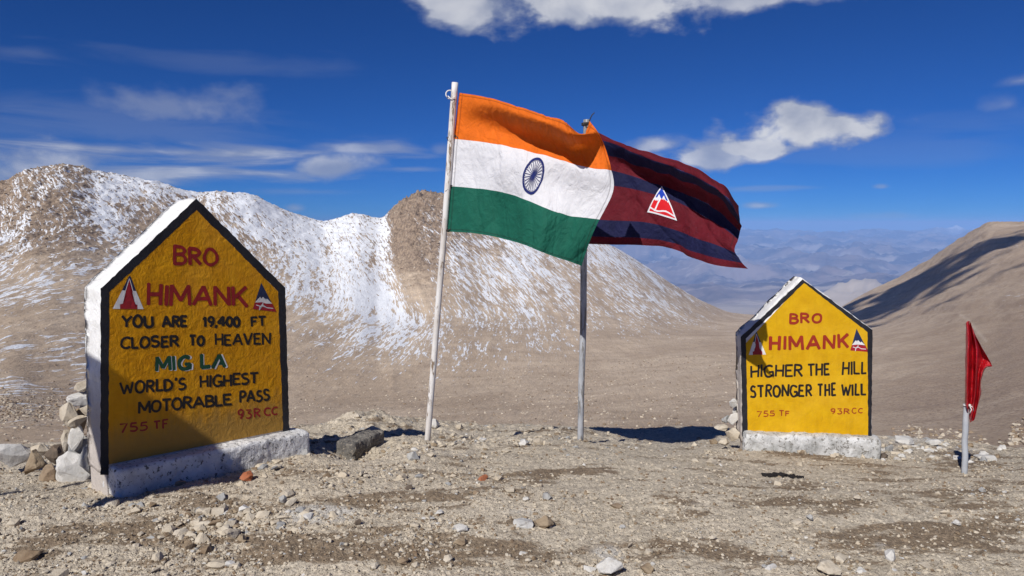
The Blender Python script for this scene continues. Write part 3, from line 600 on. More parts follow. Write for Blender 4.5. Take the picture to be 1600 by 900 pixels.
def word(parent, text, x0, x1, t0, t1, b0, b1, wd, mat, tf, seed=1, name='lettering', label=None, gap=.22, lift0=.004):
    rng = random.Random(seed * 31 + len(text)); bm = bmesh.new(); mats = mat if isinstance(mat, list) else [mat]
    H = ((b0 - t0) + (b1 - t1)) / 2; tot = sum(GL[c][0] for c in text) * H; k = len(text) - 1
    ins = wd * .5
    sp = ((x1 - x0 - 2 * ins) - tot) / max(k, 1); sc = 1.0
    if sp < .14 * H and k:
        sp = .16 * H; sc = ((x1 - x0 - 2 * ins) - sp * k) / tot
    if k == 0: sc = (x1 - x0 - 2 * ins) / tot
    if sp > .34 * H:
        ex = min((sp - .30 * H) * k / tot, .45); sc = 1 + ex; sp = ((x1 - x0 - 2 * ins) - tot * sc) / k
    x = x0 + ins; ln = 0
    for c in text:
        w_, strokes = GL[c]; jy = rng.uniform(-.035, .035) * H; sl_ = rng.uniform(-.04, .04); hs_ = rng.uniform(.95, 1.05); lx = rng.uniform(0, 50)
        for s in strokes:
            pts = []
            for (sx_, sy_) in s:
                gx_ = x + sx_ * H * sc + sl_ * sy_ * H; u = (gx_ - x0) / (x1 - x0)
                tp = t0 + (t1 - t0) * u + ins * .8; bt = b0 + (b1 - b0) * u - ins * .8
                pts.append((gx_ + .05 * H * MN.noise(Vector((lx + sx_ * 2, sy_ * 2, 1))), bt + (tp - bt) * sy_ * hs_ + jy + .05 * H * MN.noise(Vector((lx, sx_ * 2, sy_ * 2)))))
            stroke_poly(bm, pts, wd * .88, tf, lift0 + .0003 * ln, rng); ln = (ln + 1) % 4
        x += w_ * H * sc + sp
    o = obj_bm(name, bm, mats, parent); 
    if label: o['label'] = label
    return o
def face_tf(O, Uv, Nv):
    def tf(px, py, lift=0.0):
        r = P(px, py, 1.0) - Vector((0, 0, EYE)); c = Vector((0, 0, EYE)); t = (O + Nv * lift - c).dot(Nv) / r.dot(Nv)
        return c + r * t
    return tf
def poly_obj(name, polys, mats, tf, parent, lift=.004, label=None):
    """flat painted shapes: list of (points, material index)"""
    bm = bmesh.new()
    for i, (pts, mi) in enumerate(polys):
        vs_ = [bm.verts.new(tf(p[0], p[1], lift + .0003 * i)) for p in pts]; f = bm.faces.new(vs_); f.material_index = mi
    bmesh.ops.triangulate(bm, faces=bm.faces[:])
    o = obj_bm(name, bm, mats, parent)
    if label: o['label'] = label
    return o
def rough_line(pts, step, amp, rng, closed=True):
    out = []
    n = len(pts); ph = rng.uniform(0, 99)
    for i in range(n if closed else n - 1):
        a = Vector(pts[i]); b = Vector(pts[(i + 1) % n]); m_ = max(1, int((b - a).length / step))
        for j in range(m_):
            p = a.lerp(b, j / m_); d = (b - a).normalized(); q = Vector((-d.y, d.x))
            k = MN.noise(Vector((p.x * .09 + ph, p.y * .09, ph))) + .5 * MN.noise(Vector((p.x * .3 + ph, p.y * .3, ph)))
            out.append(p + q * k * amp)
    if not closed: out.append(Vector(pts[-1]))
    return out
# ---------------------------------------------------------------- milestone signs
def make_sign(name, loc, a, outline_px, inner_px, D0, thick, mats, label, seed, bottom_drop, wob=.004):
    """outline: picture points of the front edge (left bottom, left shoulder, apex, right shoulder, right bottom)"""
    Uv = Vector((math.cos(a), math.sin(a), 0)); Nv = Vector((math.sin(a), -math.cos(a), 0)); O = P(outline_px[0][0], outline_px[0][1], D0)
    tf = face_tf(O, Uv, Nv); root = empty(name, (O.x, O.y, O.z - bottom_drop), label, 'sign'); rl = root.location.copy()
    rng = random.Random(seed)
    def loc_tf(px, py, lift=0.0): return tf(px, py, lift) - rl
    out = rough_line(outline_px, 5, .55, rng)
    body = []
    for p in out:
        q = loc_tf(p.x, p.y); body.append(q)
    # body: front ring, slightly rounded edge, sides to the back
    bm = bmesh.new(); rings = []
    cen = sum(body, Vector()) / len(body)
    for k, (dn, shr) in enumerate([(0.0, .012), (-.008, .003), (-.02, 0), (-.10, -.002), (-.2, 0), (-.3, .002), (-thick + .02, 0), (-thick, .012)]):
        ring = []
        for q in body:
            d = (q - cen); d.z *= 1.0; d.normalize(); p = q - d * shr + Nv * dn
            nz = vfb(p + rl, 5, seed) * .010 + vfb(p + rl, 22, seed + 4) * wob
            ring.append(bm.verts.new(p + d * nz * (1 if k > 1 else .35)))
        rings.append(ring)
    for r0, r1 in zip(rings[:-1], rings[1:]):
        for i in range(len(r0)): bm.faces.new((r0[i], r0[(i + 1) % len(r0)], r1[(i + 1) % len(r0)], r1[i]))
    f = bm.faces.new(rings[0]); f2 = bm.faces.new(rings[-1]); bmesh.ops.triangulate(bm, faces=[f, f2])
    # extend below ground
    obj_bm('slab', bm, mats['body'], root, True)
    bz = min(q.z for q in body)
    bm = bmesh.new(); ql, qr = body[0], loc_tf(*outline_px[-1])
    for z0 in (0,):
        vs_ = []
        for (q, dn) in ((ql + Uv * .012, -.01), (qr - Uv * .012, -.01), (qr - Uv * .012, -thick + .01), (ql + Uv * .012, -thick + .01)):
            for dz in (.03, -bottom_drop - .12): vs_.append(bm.verts.new(q + Nv * dn + Vector((0, 0, dz))))
        for i in range(4):
            j = (i + 1) % 4; bm.faces.new((vs_[2 * i], vs_[2 * j], vs_[2 * j + 1], vs_[2 * i + 1]))
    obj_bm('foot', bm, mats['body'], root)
    inn = rough_line(inner_px, 5, .35, random.Random(seed + 1)); outb = rough_line([(x, y) for x, y in outline_px], 5, .55, random.Random(seed))
    outs = []
    cx = sum(p[0] for p in outline_px) / 5; cy = sum(p[1] for p in outline_px) / 5
    # painted panel
    bm = bmesh.new(); vs_ = [bm.verts.new(loc_tf(p.x, p.y, .0006)) for p in inn]; f = bm.faces.new(vs_); bmesh.ops.triangulate(bm, faces=[f]); obj_bm('painted_panel', bm, mats['panel'], root)
    return root, loc_tf, Uv, Nv, rl, O
def band(name, outer, inner, tf, lift, mat, parent, rng, amp=.5, closed=True, step=5):
    """painted border between two outlines with the same number of corners"""
    bm = bmesh.new(); n = len(outer); seg_ = n if closed else n - 1; va, vb = [], []
    for i in range(seg_):
        a0, a1, b0, b1 = Vector(outer[i]), Vector(outer[(i + 1) % n]), Vector(inner[i]), Vector(inner[(i + 1) % n]); m_ = max(2, int((a1 - a0).length / step))
        for j in range(m_ + (1 if (not closed and i == seg_ - 1) else 0)):
            t = j / m_; p = a0.lerp(a1, t); q = b0.lerp(b1, t); d = (a1 - a0).normalized(); nn_ = Vector((-d.y, d.x))
            k1 = (MN.noise(Vector((p.x * .11, p.y * .11, 3))) + .6 * MN.noise(Vector((p.x * .4, p.y * .4, 9)))) * amp; k2 = MN.noise(Vector((q.x * .12, q.y * .12, 5))) * amp
            va.append(bm.verts.new(tf(*(p + nn_ * k1), lift))); vb.append(bm.verts.new(tf(*(q + nn_ * k2), lift)))
    k = len(va)
    for i in range(k if closed else k - 1): bm.faces.new((va[i], va[(i + 1) % k], vb[(i + 1) % k], vb[i]))
    return obj_bm(name, bm, mat, parent)
def lumpy_box(bm, O, Uv, Nv, u0, u1, v0, v1, z0f, z1f, r, seed, amp=.012, n=(60, 10, 10)):
    """rounded masonry block, z0f/z1f are functions of u"""
    verts = {}
    def vert(i, j, k):
        key = (i, j, k)
        if key in verts: return verts[key]
        u = u0 + (u1 - u0) * i / n[0]; v = v0 + (v1 - v0) * j / n[1]; z0, z1 = z0f(u), z1f(u); z = z0 + (z1 - z0) * k / n[2]
        cu = min(max(u, u0 + r), u1 - r); cv = min(max(v, v0 + r), v1 - r); cz = min(max(z, z0 + r), z1 - r)
        d = Vector((u - cu, v - cv, z - cz))
        if d.length > 1e-6:
            d = d.normalized() * r
        p = Vector((cu, cv, cz)) + d
        w_ = O + Uv * p.x + Nv * p.y + Vector((0, 0, p.z))
        dd = (Vector((p.x - (u0 + u1) / 2, p.y - (v0 + v1) / 2, p.z - (z0 + z1) / 2))); dd.x *= .2; dd.normalize()
        k_ = vfb(w_, 6, seed) * amp + vfb(w_, 25, seed + 3) * amp * .5
        w_ = w_ + (Uv * dd.x + Nv * dd.y + Vector((0, 0, dd.z))) * k_
        verts[key] = bm.verts.new(w_); return verts[key]
    for i in range(n[0]):
        for j in range(n[1]):
            for k in (0, n[2]): bm.faces.new((vert(i, j, k), vert(i + 1, j, k), vert(i + 1, j + 1, k), vert(i, j + 1, k)))
        for k in range(n[2]):
            for j in (0, n[1]): bm.faces.new((vert(i, j, k), vert(i + 1, j, k), vert(i + 1, j, k + 1), vert(i, j, k + 1)))
    for j in range(n[1]):
        for k in range(n[2]):
            for i in (0, n[0]): bm.faces.new((vert(i, j, k), vert(i, j + 1, k), vert(i, j + 1, k + 1), vert(i, j, k + 1)))
def tri_frame(apex, left, right):
    A, B, R = Vector(apex), Vector(left), Vector(right)
    def f(u, v): # u 0..1 along the base, v 0 at base 1 at apex
        base_ = B.lerp(R, u); mid_ = B.lerp(R, .5); return base_ + (A - mid_) * v
    return f
def emblem_spiked(parent, tf, apex, left, right, label):
    F = tri_frame(apex, left, right); q = lambda X, Y: F((X - 80) / 610., (800 - Y) / 650.)
    tri = lambda pts: [q(*p) for p in pts]
    poly_obj('emblem', [(tri([(385, 160), (410, 140), (425, 160), (535, 440), (260, 430)]), 0), (tri([(260, 432), (535, 442), (690, 800), (80, 800)]), 1),
        (tri([(400, 190), (415, 215), (488, 462), (450, 562), (318, 560), (318, 450), (385, 215)]), 1),
        (tri([(400, 215), (440, 350), (470, 460), (445, 560), (470, 575), (490, 640), (505, 645), (510, 700), (565, 715), (565, 800), (225, 800), (225, 710), (280, 695), (290, 640), (325, 625), (330, 580), (355, 560), (332, 455), (365, 350)]), 2)],
        [M['emb_navy'], M['emb_white'], M['emb_red']], tf, parent, .0014, label)
def emblem_peak(parent, tf, apex, left, right, label):
    F = tri_frame(apex, left, right); q = lambda X, Y: F((X - 75) / 495., (780 - Y) / 620.)
    tri = lambda pts: [q(*p) for p in pts]
    lw = 9
    def ln_(pts):
        r = [(x, y - lw) for x, y in pts] + [(x, y + lw) for x, y in reversed(pts)]; return tri(r)
    poly_obj('emblem', [(tri([(285, 160), (475, 575), (430, 600), (140, 590), (145, 560)]), 0), (tri([(130, 605), (170, 560), (245, 475), (275, 512), (305, 470), (370, 535), (400, 510), (490, 605), (430, 635), (290, 600)]), 1),
        (tri([(125, 612), (210, 600), (290, 590), (360, 615), (430, 632), (500, 608), (575, 785), (75, 755)]), 2),
        (ln_([(150, 660), (240, 685), (300, 660), (380, 705), (510, 712)]), 1), (tri([(290, 600), (308, 600), (300, 665), (240, 700), (222, 770), (205, 770), (222, 690), (285, 655)]), 1)],
        [M['emb_navy'], M['emb_white'], M['emb_red']], tf, parent, .0014, label)

# ---- left sign, turned to the right, its front almost edge-on to the sun
A1 = math.radians(49); D1 = 4.52
out1 = [(165, 742), (159, 452), (307, 311), (444, 450), (451, 676)]
inn1 = [(169, 726), (170, 457), (307, 327), (435, 456), (443, 672)]
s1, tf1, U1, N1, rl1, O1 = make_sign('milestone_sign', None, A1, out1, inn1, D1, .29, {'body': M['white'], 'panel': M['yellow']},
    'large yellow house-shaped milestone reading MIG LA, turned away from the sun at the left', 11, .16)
band('black_border', [(157, 742), (157, 451), (307, 310), (445.5, 449.5), (452.5, 676)], [(169.5, 742), (170.5, 457), (307, 328), (434.5, 456), (442.5, 676)], tf1, .0012, M['black'], s1, None, 1.3, closed=False)
tl = [('BRO', 269, 343, 381.6, 388, 414.5, 416, 6.2, 'red'), ('HIMANK', 227, 389, 441.5, 447, 479, 480.5, 6.6, 'red'),
 ('YOU', 189, 241, 492, 492, 513.5, 513.5, 5, 'letter_black'), ('ARE', 251.5, 294, 492.5, 492.5, 513, 512, 5, 'letter_black'), ('19,400', 315, 377, 493.4, 494, 512, 511.5, 4.8, 'letter_black'), ('FT', 391, 417, 494, 494, 512, 511, 4, 'letter_black'),
 ('CLOSER', 186.7, 281, 524.7, 522.5, 546.5, 542, 4.6, 'letter_black'), ('TO', 294.7, 320.7, 522.3, 522, 542, 541, 4.8, 'letter_black'), ('HEAVEN', 335, 424, 521, 519, 541, 538.5, 3.7, 'letter_black'),
 ('MIG', 241, 299.6, 555.3, 554, 582, 579, 6.2, 'green'), ('LA', 312, 355, 552, 550, 578, 575, 6.4, 'green'),
 ("WORLD'S", 187, 292, 596, 589, 617.4, 609.6, 4.3, 'letter_black'), ('HIGHEST', 311, 405, 587, 580.5, 607.6, 600, 4.0, 'letter_black'),
 ('MOTORABLE', 214.8, 363, 626.7, 613, 648, 633.5, 4.5, 'letter_black'), ('PASS', 373, 423, 611, 607, 631, 627, 4.2, 'letter_black'),
 ('755', 186, 232, 662, 657, 678, 673, 3.2, 'red'), ('TF', 239, 263.7, 657, 654, 672, 670, 3.2, 'red'), ('93R', 370.8, 408, 640, 637, 656.5, 652, 3.0, 'red'), ('CC', 412, 435, 637, 634.5, 651, 648.5, 2.8, 'red')]
# white shadow lines behind the green letters
for i, r in enumerate([('MIG', 243, 302, 555.6, 554.5, 582.6, 579.6, 5.0, 'emb_white'), ('LA', 314.5, 357.5, 552.4, 550.5, 578.5, 575.6, 5.0, 'emb_white')]):
    word(s1, *r[:8], M[r[8]], tf1, 40 + (9 if i == 0 else 10), 'lettering_shadow', 'white edging of the green letters', lift0=.0011)
for i, r in enumerate(tl): word(s1, *r[:8], M[r[8]], tf1, 40 + i, 'lettering', {'red': 'red', 'green': 'green'}.get(r[8], 'black') + ' painted word ' + r[0], lift0=.0016)
emblem_spiked(s1, tf1, (201, 431.6), (176, 482.5), (224.5, 483), 'red and white emblem with a stepped peak')
emblem_peak(s1, tf1, (411, 442), (395, 484.5), (431.5, 487), 'snowy peak emblem with a dark sky')
bm = bmesh.new()
OG = Vector((O1.x, O1.y, 0)); zl = tf1(169, 726)[2] + rl1.z; zr = tf1(447, 673)[2] + rl1.z
lumpy_box(bm, OG - rl1, U1, N1, .015, 1.40, -.10, .14, lambda u: -.12 - .10 * u, lambda u: zl + (zr - zl) * u / 1.3 - .004, .028, 5, .010, (110, 16, 16))
obj_bm('plinth', bm, M['plinth'], s1, True)
# ---- right sign, facing the camera and the sun
A2 = math.radians(-9); D2 = 6.2
out2 = [(1158, 690), (1157, 527), (1252, 434.5), (1364, 514), (1363, 688)]
inn2 = [(1168, 676), (1165.5, 527), (1256.5, 440), (1360, 518.5), (1355, 676)]
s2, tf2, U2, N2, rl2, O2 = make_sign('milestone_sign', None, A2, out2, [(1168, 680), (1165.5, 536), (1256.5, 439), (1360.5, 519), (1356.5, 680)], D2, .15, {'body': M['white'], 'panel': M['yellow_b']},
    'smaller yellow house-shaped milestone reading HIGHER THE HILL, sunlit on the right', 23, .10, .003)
band('black_border', [(1160, 682), (1157.5, 526.5), (1254, 436.5), (1363.5, 515.5), (1361.5, 682)], [(1168.5, 682), (1165.5, 529), (1256.5, 442), (1355.5, 519), (1356.3, 682)], tf2, .0024, M['black'], s2, None, 1.0, closed=False)
tl = [('BRO', 1232, 1285, 488.8, 488, 507, 505.6, 4.3, 'red_b'), ('HIMANK', 1200, 1327.5, 524.4, 521, 549.4, 545.8, 5.4, 'red_b'),
 ('HIGHER', 1171, 1255, 569.4, 567.4, 590.6, 588.7, 3.7, 'letter_black'), ('THE', 1260.5, 1297.7, 567, 566, 587.8, 586.8, 3.7, 'letter_black'), ('HILL', 1314.7, 1355, 565, 563.8, 586.5, 585.5, 3.5, 'letter_black'),
 ('STRONGER', 1171, 1270, 600.8, 599.5, 622, 620, 3.8, 'letter_black'), ('THE', 1276.3, 1307.7, 598.7, 598, 620.2, 619.3, 3.7, 'letter_black'), ('WILL', 1312.8, 1354, 598.5, 597.6, 619.3, 618.4, 3.7, 'letter_black'),
 ('755', 1182, 1210.8, 641.6, 641, 652, 651, 1.9, 'red_b'), ('TF', 1217, 1233.8, 641, 641, 651, 650.3, 1.9, 'red_b'), ('93R', 1297, 1328, 638, 637.6, 647.6, 647, 1.9, 'red_b'), ('CC', 1330.5, 1348.6, 637.5, 637, 646.8, 646, 1.7, 'red_b')]
for i, r in enumerate(tl): word(s2, *r[:8], M[r[8]], tf2, 80 + i, 'lettering', {'red_b': 'red'}.get(r[8], 'black') + ' painted word ' + r[0], lift0=.0016)
emblem_spiked(s2, tf2, (1181, 519), (1170, 554.5), (1197, 554), 'red and white emblem with a stepped peak')
emblem_peak(s2, tf2, (1340.5, 513.5), (1328.7, 549), (1356.7, 549.5), 'snowy peak emblem with a dark sky')
bm = bmesh.new(); OG = Vector((O2.x, O2.y, 0)); zt = tf2(1260, 676)[2] + rl2.z
lumpy_box(bm, OG - rl2, U2, N2, .012, 1.10, -.06, .12, lambda u: zt - .34, lambda u: zt, .03, 8, .012, (80, 14, 14))
obj_bm('plinth', bm, M['plinth_b'], s2, True)

# ---------------------------------------------------------------- poles
def tube_path(bm, pts, rads, nseg=14, cap=True):
    rings = []
    for i, p in enumerate(pts):
        t = (pts[min(i + 1, len(pts) - 1)] - pts[max(i - 1, 0)]).normalized(); a = t.orthogonal().normalized() if i == 0 else None
        if i == 0: ax = a
        ax = (ax - t * ax.dot(t)).normalized(); b = t.cross(ax)
        rings.append([bm.verts.new(p + (ax * math.cos(2 * math.pi * k / nseg) + b * math.sin(2 * math.pi * k / nseg)) * rads[i]) for k in range(nseg)])
    for r0, r1 in zip(rings[:-1], rings[1:]):
        for k in range(nseg): bm.faces.new((r0[k], r0[(k + 1) % nseg], r1[(k + 1) % nseg], r1[k]))
    if cap: bm.faces.new(rings[0]); bm.faces.new(rings[-1])
def pole_mat(name, a, b, wear, wc):
    m_, g = new_mat(name); pos = g.geo(); st_ = g.mapping(pos, scale=(1, 1, .13))
    n = g.noise(st_, 34, 7, .7, .3); col = g.mix(g.ramp(g.noise(pos, 5, 4), .35, .65), a, b); col = g.mix(g.ramp(n, 1 - wear, 1.04 - wear), col, wc)
    finish(g, col, .6, g.bump(n, .6, .004), .3); return m_
M['pole'] = pole_mat('flaking_white_pole', (.72, .70, .68), (.60, .56, .52), .44, (.22, .16, .11))
M['pole2'] = pole_mat('grey_white_pole', (.44, .45, .47), (.30, .31, .33), .48, (.20, .19, .18))
M['pole3'] = pole_mat('zinc_pole', (.42, .44, .47), (.36, .38, .41), .38, (.55, .56, .58))
m_, g = new_mat('dark_wire'); finish(g, (.05, .045, .04), .7); M['wire'] = m_
m_, g = new_mat('white_cord'); finish(g, (.75, .74, .72), .8); M['cord'] = m_
def pole(label, p0, p1, r0, r1, mat, seed, cat='flagpole'):
    root = empty('flagpole', p0, label, cat); bm = bmesh.new(); n = 40; pts = []; rr = []
    for i in range(n + 1):
        t = i / n; p = (p1 - p0) * t + Vector((vn((t * 3, 0, 0), 1, seed) * .012, vn((0, t * 3, 0), 1, seed) * .012, 0)) * math.sin(math.pi * t)
        if i == 0: p = p - (p1 - p0).normalized() * .12
        pts.append(p); rr.append((r0 + (r1 - r0) * t) * (1 + .05 * vn((t * 30, 0, 0), 1, seed)))
    tube_path(bm, pts, rr); obj_bm('pole', bm, mat, root, True); return root
def wire_loop(root, name, center, ax, r, th, mat, tail=None, turns=1):
    """a tie round the pole with optional loose ends (world points)"""
    bm = bmesh.new(); ax = ax.normalized(); a = ax.orthogonal().normalized(); b = ax.cross(a); N_ = 18 * turns
    pts = [center + (a * math.cos(2 * math.pi * k / 18) + b * math.sin(2 * math.pi * k / 18)) * r + ax * th * 2.2 * (k / 18) for k in range(N_ + 1)]
    tube_path(bm, [p - root.location for p in pts], [th] * len(pts), 6)
    for tl_ in (tail or []): tube_path(bm, [Vector(p) - root.location for p in tl_], [th * .9] * len(tl_), 5)
    return obj_bm(name, bm, mat, root, True)
DP = 6.2
b1_ = P(668, 688, DP); t1_ = P(711, 129, DP - .05); b2_ = P(907, 689, DP); t2_ = P(917, 187, DP)
pole1 = pole('leaning flaking white pole carrying the orange, white and green flag', b1_, t1_, .0255, .027, M['pole'], 3)
pole2 = pole('upright greyish pole carrying the maroon and navy flag', b2_, t2_, .026, .029, M['pole2'], 5)
ax1 = (t1_ - b1_).normalized()
for (x, y, tails) in [(708.5, 215, [[(713, 213), (718, 219), (723, 227)], [(703, 213), (698, 215), (702, 222)]]), (703, 293, [[(700, 296), (696, 299)]]), (697.5, 362, [[(701, 360), (704, 357)]])]:
    c = P(x, y, DP - .02); wire_loop(pole1, 'tie', c, ax1, .030, .0045, M['wire'], [[P(a, b, DP - .06) for a, b in t_] for t_ in tails], 2)
wire_loop(pole1, 'cord_loop', P(703, 148, DP - .05), Vector((.2, -1, .1)), .034, .005, M['cord'], [[P(712, 150, DP - .09), P(705, 155, DP - .08), P(700, 150, DP - .06)]])
wire_loop(pole2, 'tie', P(915, 196, DP), (t2_ - b2_), .032, .005, M['wire'], [[P(915, 197, DP - .03), P(920, 194, DP - .08), P(922, 186, DP - .15), P(925, 180, DP - .16), P(929, 176, DP - .16)]], 2)

# ---------------------------------------------------------------- cloth
def spline_axis(xs, ys, x):
    """natural cubic spline along axis 0"""
    xs = np.asarray(xs, float); ys = np.asarray(ys, float); n = len(xs); h = np.diff(xs); A = np.zeros((n, n)); R = np.zeros_like(ys)
    A[0, 0] = A[-1, -1] = 1
    for i in range(1, n - 1):
        A[i, i - 1] = h[i - 1]; A[i, i] = 2 * (h[i - 1] + h[i]); A[i, i + 1] = h[i]; R[i] = 6 * ((ys[i + 1] - ys[i]) / h[i] - (ys[i] - ys[i - 1]) / h[i - 1])
    m_ = np.linalg.solve(A, R.reshape(n, -1)).reshape(ys.shape); i = np.clip(np.searchsorted(xs, x) - 1, 0, n - 2)
    sh = (-1,) + (1,) * (ys.ndim - 1); t0 = (xs[i + 1] - x).reshape(sh); t1 = (x - xs[i]).reshape(sh); hh = h[i].reshape(sh)
    return (m_[i] * t0**3 + m_[i + 1] * t1**3) / (6 * hh) + (ys[i] / hh - m_[i] * hh / 6) * t0 + (ys[i + 1] / hh - m_[i + 1] * hh / 6) * t1
class Cloth:
    def __init__(s, us, vs, grid, wr=None):
        """grid[row v][col u] = (px, py, depth)"""
        s.us, s.vs = us, vs; g_ = np.array(grid, float); W = np.zeros_like(g_)
        for i in range(g_.shape[0]):
            for j in range(g_.shape[1]): W[i, j] = P(*g_[i, j])
        s.W = W; s.wr = wr
    def ev(s, u, v):
        """u (n,), v (m,) -> (m,n,3)"""
        a = spline_axis(s.vs, s.W, np.asarray(v, float)); a = np.moveaxis(spline_axis(s.us, np.moveaxis(a, 1, 0), np.asarray(u, float)), 0, 1)
        if s.wr is not None:
            du = np.gradient(a, axis=1) if len(u) > 2 else None; dv = np.gradient(a, axis=0)
            nrm = np.cross(du, dv); nrm /= np.linalg.norm(nrm, axis=-1, keepdims=True) + 1e-9
            UU, VV = np.meshgrid(u, v); a = a + nrm * s.wr(UU, VV)[..., None]
        return a
def cloth_mesh(name, cl, u0, u1, v0, v1, nu, nv, mat, parent, off=0.0, label=None):
    u = np.linspace(u0, u1, nu); v = np.linspace(v0, v1, nv); a = cl.ev(u, v)
    if off:
        nrm = np.cross(np.gradient(a, axis=1), np.gradient(a, axis=0)); nrm /= np.linalg.norm(nrm, axis=-1, keepdims=True) + 1e-9
        toc = np.array([0, 0, EYE]) - a; sg = np.sign((nrm * toc).sum(-1, keepdims=True)); sg = np.sign(np.median(sg)); a = a + nrm * sg * off
    o = mesh_np(name, (a - np.array(parent.location)).reshape(-1, 3), grid_faces(nv, nu), [mat], True, parent)
    uvl = o.data.attributes.new('fabric', 'FLOAT_VECTOR', 'POINT'); UU, VV = np.meshgrid(u, v)
    uvl.data.foreach_set('vector', np.stack([UU, VV, UU * 0], -1).astype(np.float32).ravel())
    if label: o['label'] = label
    return o
def patch(name, cl, cu, cv, ru, rv, n, fn, mats, parent, off, label):
    """small shapes sewn or printed on the cloth: fn(x,y in -1..1) -> material index or -1"""
    u = np.linspace(cu - ru, cu + ru, n + 1); v = np.linspace(cv - rv, cv + rv, n + 1); a = cl.ev(u, v)
    nrm = np.cross(np.gradient(a, axis=1), np.gradient(a, axis=0)); nrm /= np.linalg.norm(nrm, axis=-1, keepdims=True) + 1e-9
    sg = np.sign(np.median((nrm * (np.array([0, 0, EYE]) - a)).sum(-1))); a = a + nrm * sg * off
    c = (np.arange(n) + .5) / n * 2 - 1; X_, Y_ = np.meshgrid(c, c); mi = fn(X_, Y_).ravel(); F_ = grid_faces(n + 1, n + 1); k = mi >= 0; F_ = F_[k]; mi = mi[k]
    uq, inv = np.unique(F_, return_inverse=True); V_ = (a - np.array(parent.location)).reshape(-1, 3)[uq]
    o = mesh_np(name, V_, inv.reshape(-1, 4), mats, True, parent, mi); o['label'] = label; return o
def cloth_mat(name, col, col2=None, trans=.22, rough=.75, sheen=.0, spec=.2):
    m_, g = new_mat(name); at = g.attr('fabric', 'Vector'); n = g.noise(g.mapping(at, scale=(9, 5, 1)), 2, 6, .6, .8)
    c = g.mix(g.ramp(n, .3, .7), col, col2 or tuple(x * .86 for x in col)); h = g.m('ADD', g.noise(g.mapping(at, scale=(6, 3, 1), rot=(0, 0, .5)), 3, 4, .55, 1.5), g.m('MULTIPLY', g.noise(g.geo(), 24, 3), .25))
    sp_ = g.n.new('ShaderNodeSeparateXYZ'); g.l.new(at, sp_.inputs[0]); su, sv = sp_.outputs[0], sp_.outputs[1]
    def line(x, a, w_=.0035): return g.m('LESS_THAN', g.m('ABSOLUTE', g.m('SUBTRACT', x, a)), w_)
    hem = g.m('MAXIMUM', g.m('MAXIMUM', line(su, .022), line(su, .978)), g.m('MAXIMUM', line(sv, .018), line(sv, .982)))
    c = g.mix(g.m('MULTIPLY', hem, .35), c, (0.02, .015, .015)); h = g.m('ADD', h, g.m('MULTIPLY', hem, -.25))
    finish(g, c, rough, g.bump(h, .7, .022), spec, trans=trans, sheen=sheen); return m_
M['saffron'] = cloth_mat('saffron_cloth', (.84, .17, .012)); M['wcloth'] = cloth_mat('white_cloth', (.80, .80, .82), (.76, .76, .79)); M['gcloth'] = cloth_mat('green_cloth', (.012, .13, .085))
M['maroon'] = cloth_mat('maroon_cloth', (.14, .010, .020), (.11, .008, .016)); M['navy'] = cloth_mat('navy_cloth', (.014, .016, .066), (.010, .012, .05))
M['redsatin'] = cloth_mat('red_satin', (.55, .008, .018), (.48, .006, .014), .12, .32, 0, .6)
M['f_blue'] = cloth_mat('patch_blue', (.012, .05, .42), trans=0); M['f_white'] = cloth_mat('patch_white', (.74, .74, .80), trans=0); M['f_red'] = cloth_mat('patch_red', (.62, .012, .02), trans=0); M['f_wheel'] = cloth_mat('wheel_navy', (.012, .02, .12), trans=0)
us = [0, .2, .4, .6, .8, .9, 1]; vs_ = [0, .06, .17, 1/3, .5, 2/3, 1]
dB = np.array([6.17, 5.93, 5.68, 5.48, 5.34, 5.30, 5.27])
rows = [[(718, 145), (765, 153), (815, 168), (862, 183), (893, 198), (911, 211), (921, 189)],
 [(716, 158), (765, 165), (814, 180), (863, 196), (900, 210), (920, 208), (932, 203)],
 [(713.5, 181), (764, 189), (813, 203), (865, 219), (908, 231), (930, 226), (944, 226)],
 [(709, 217), (762, 223), (812, 233), (866, 247), (912, 260), (935, 264), (956, 266)],
 [(706.5, 254), (756, 259), (804, 268), (855, 283), (903, 297), (930, 302), (957, 303)],
 [(704, 291), (752, 295), (798, 304), (846, 322), (890, 337), (913, 340), (937, 343)],
 [(699, 362), (745, 365), (790, 374), (828, 386), (866, 401), (888, 408), (909, 416)]]
off = np.array([[0, -.10, -.17, -.19, -.16, -.02, .02], [0, -.13, -.22, -.25, -.22, -.08, -.02], [0, .02, .03, .02, .02, .03, .05], [0, 0, .02, .02, 0, -.02, .0], [0, .01, -.03, .03, .05, 0, -.02], [0, .01, .03, -.04, .05, .02, 0], [0, -.02, .05, -.06, .03, .06, .10]])
grid = [[(x, y, dB[j] + off[i][j]) for j, (x, y) in enumerate(r)] for i, r in enumerate(rows)]
def wr1(U_, V_):
    e = np.clip(U_ * 6, 0, 1)
    return e * (.007 * np.sin(26 * U_ + 7 * V_) * (1 - U_ * .3) * np.exp(-((V_ - .75) / .35) ** 2) + .004 * np.sin(48 * U_ - 9 * V_) * (V_ > .3) + .010 * fbm(U_ * 8, V_ * 5, 4, 12, .6) + .006 * (1 - np.abs(np.sin(17 * U_ - 4 * V_))) ** 6 + .009 * (1 - np.abs(np.sin(9 * U_ + 6.5 * V_ + 1))) ** 3 * V_)
cl1 = Cloth(us, vs_, grid, wr1)
flag1 = empty('flag', P(717, 145, DP - .03), 'orange, white and green flag with a navy wheel, flying from the leaning pole', 'flag')
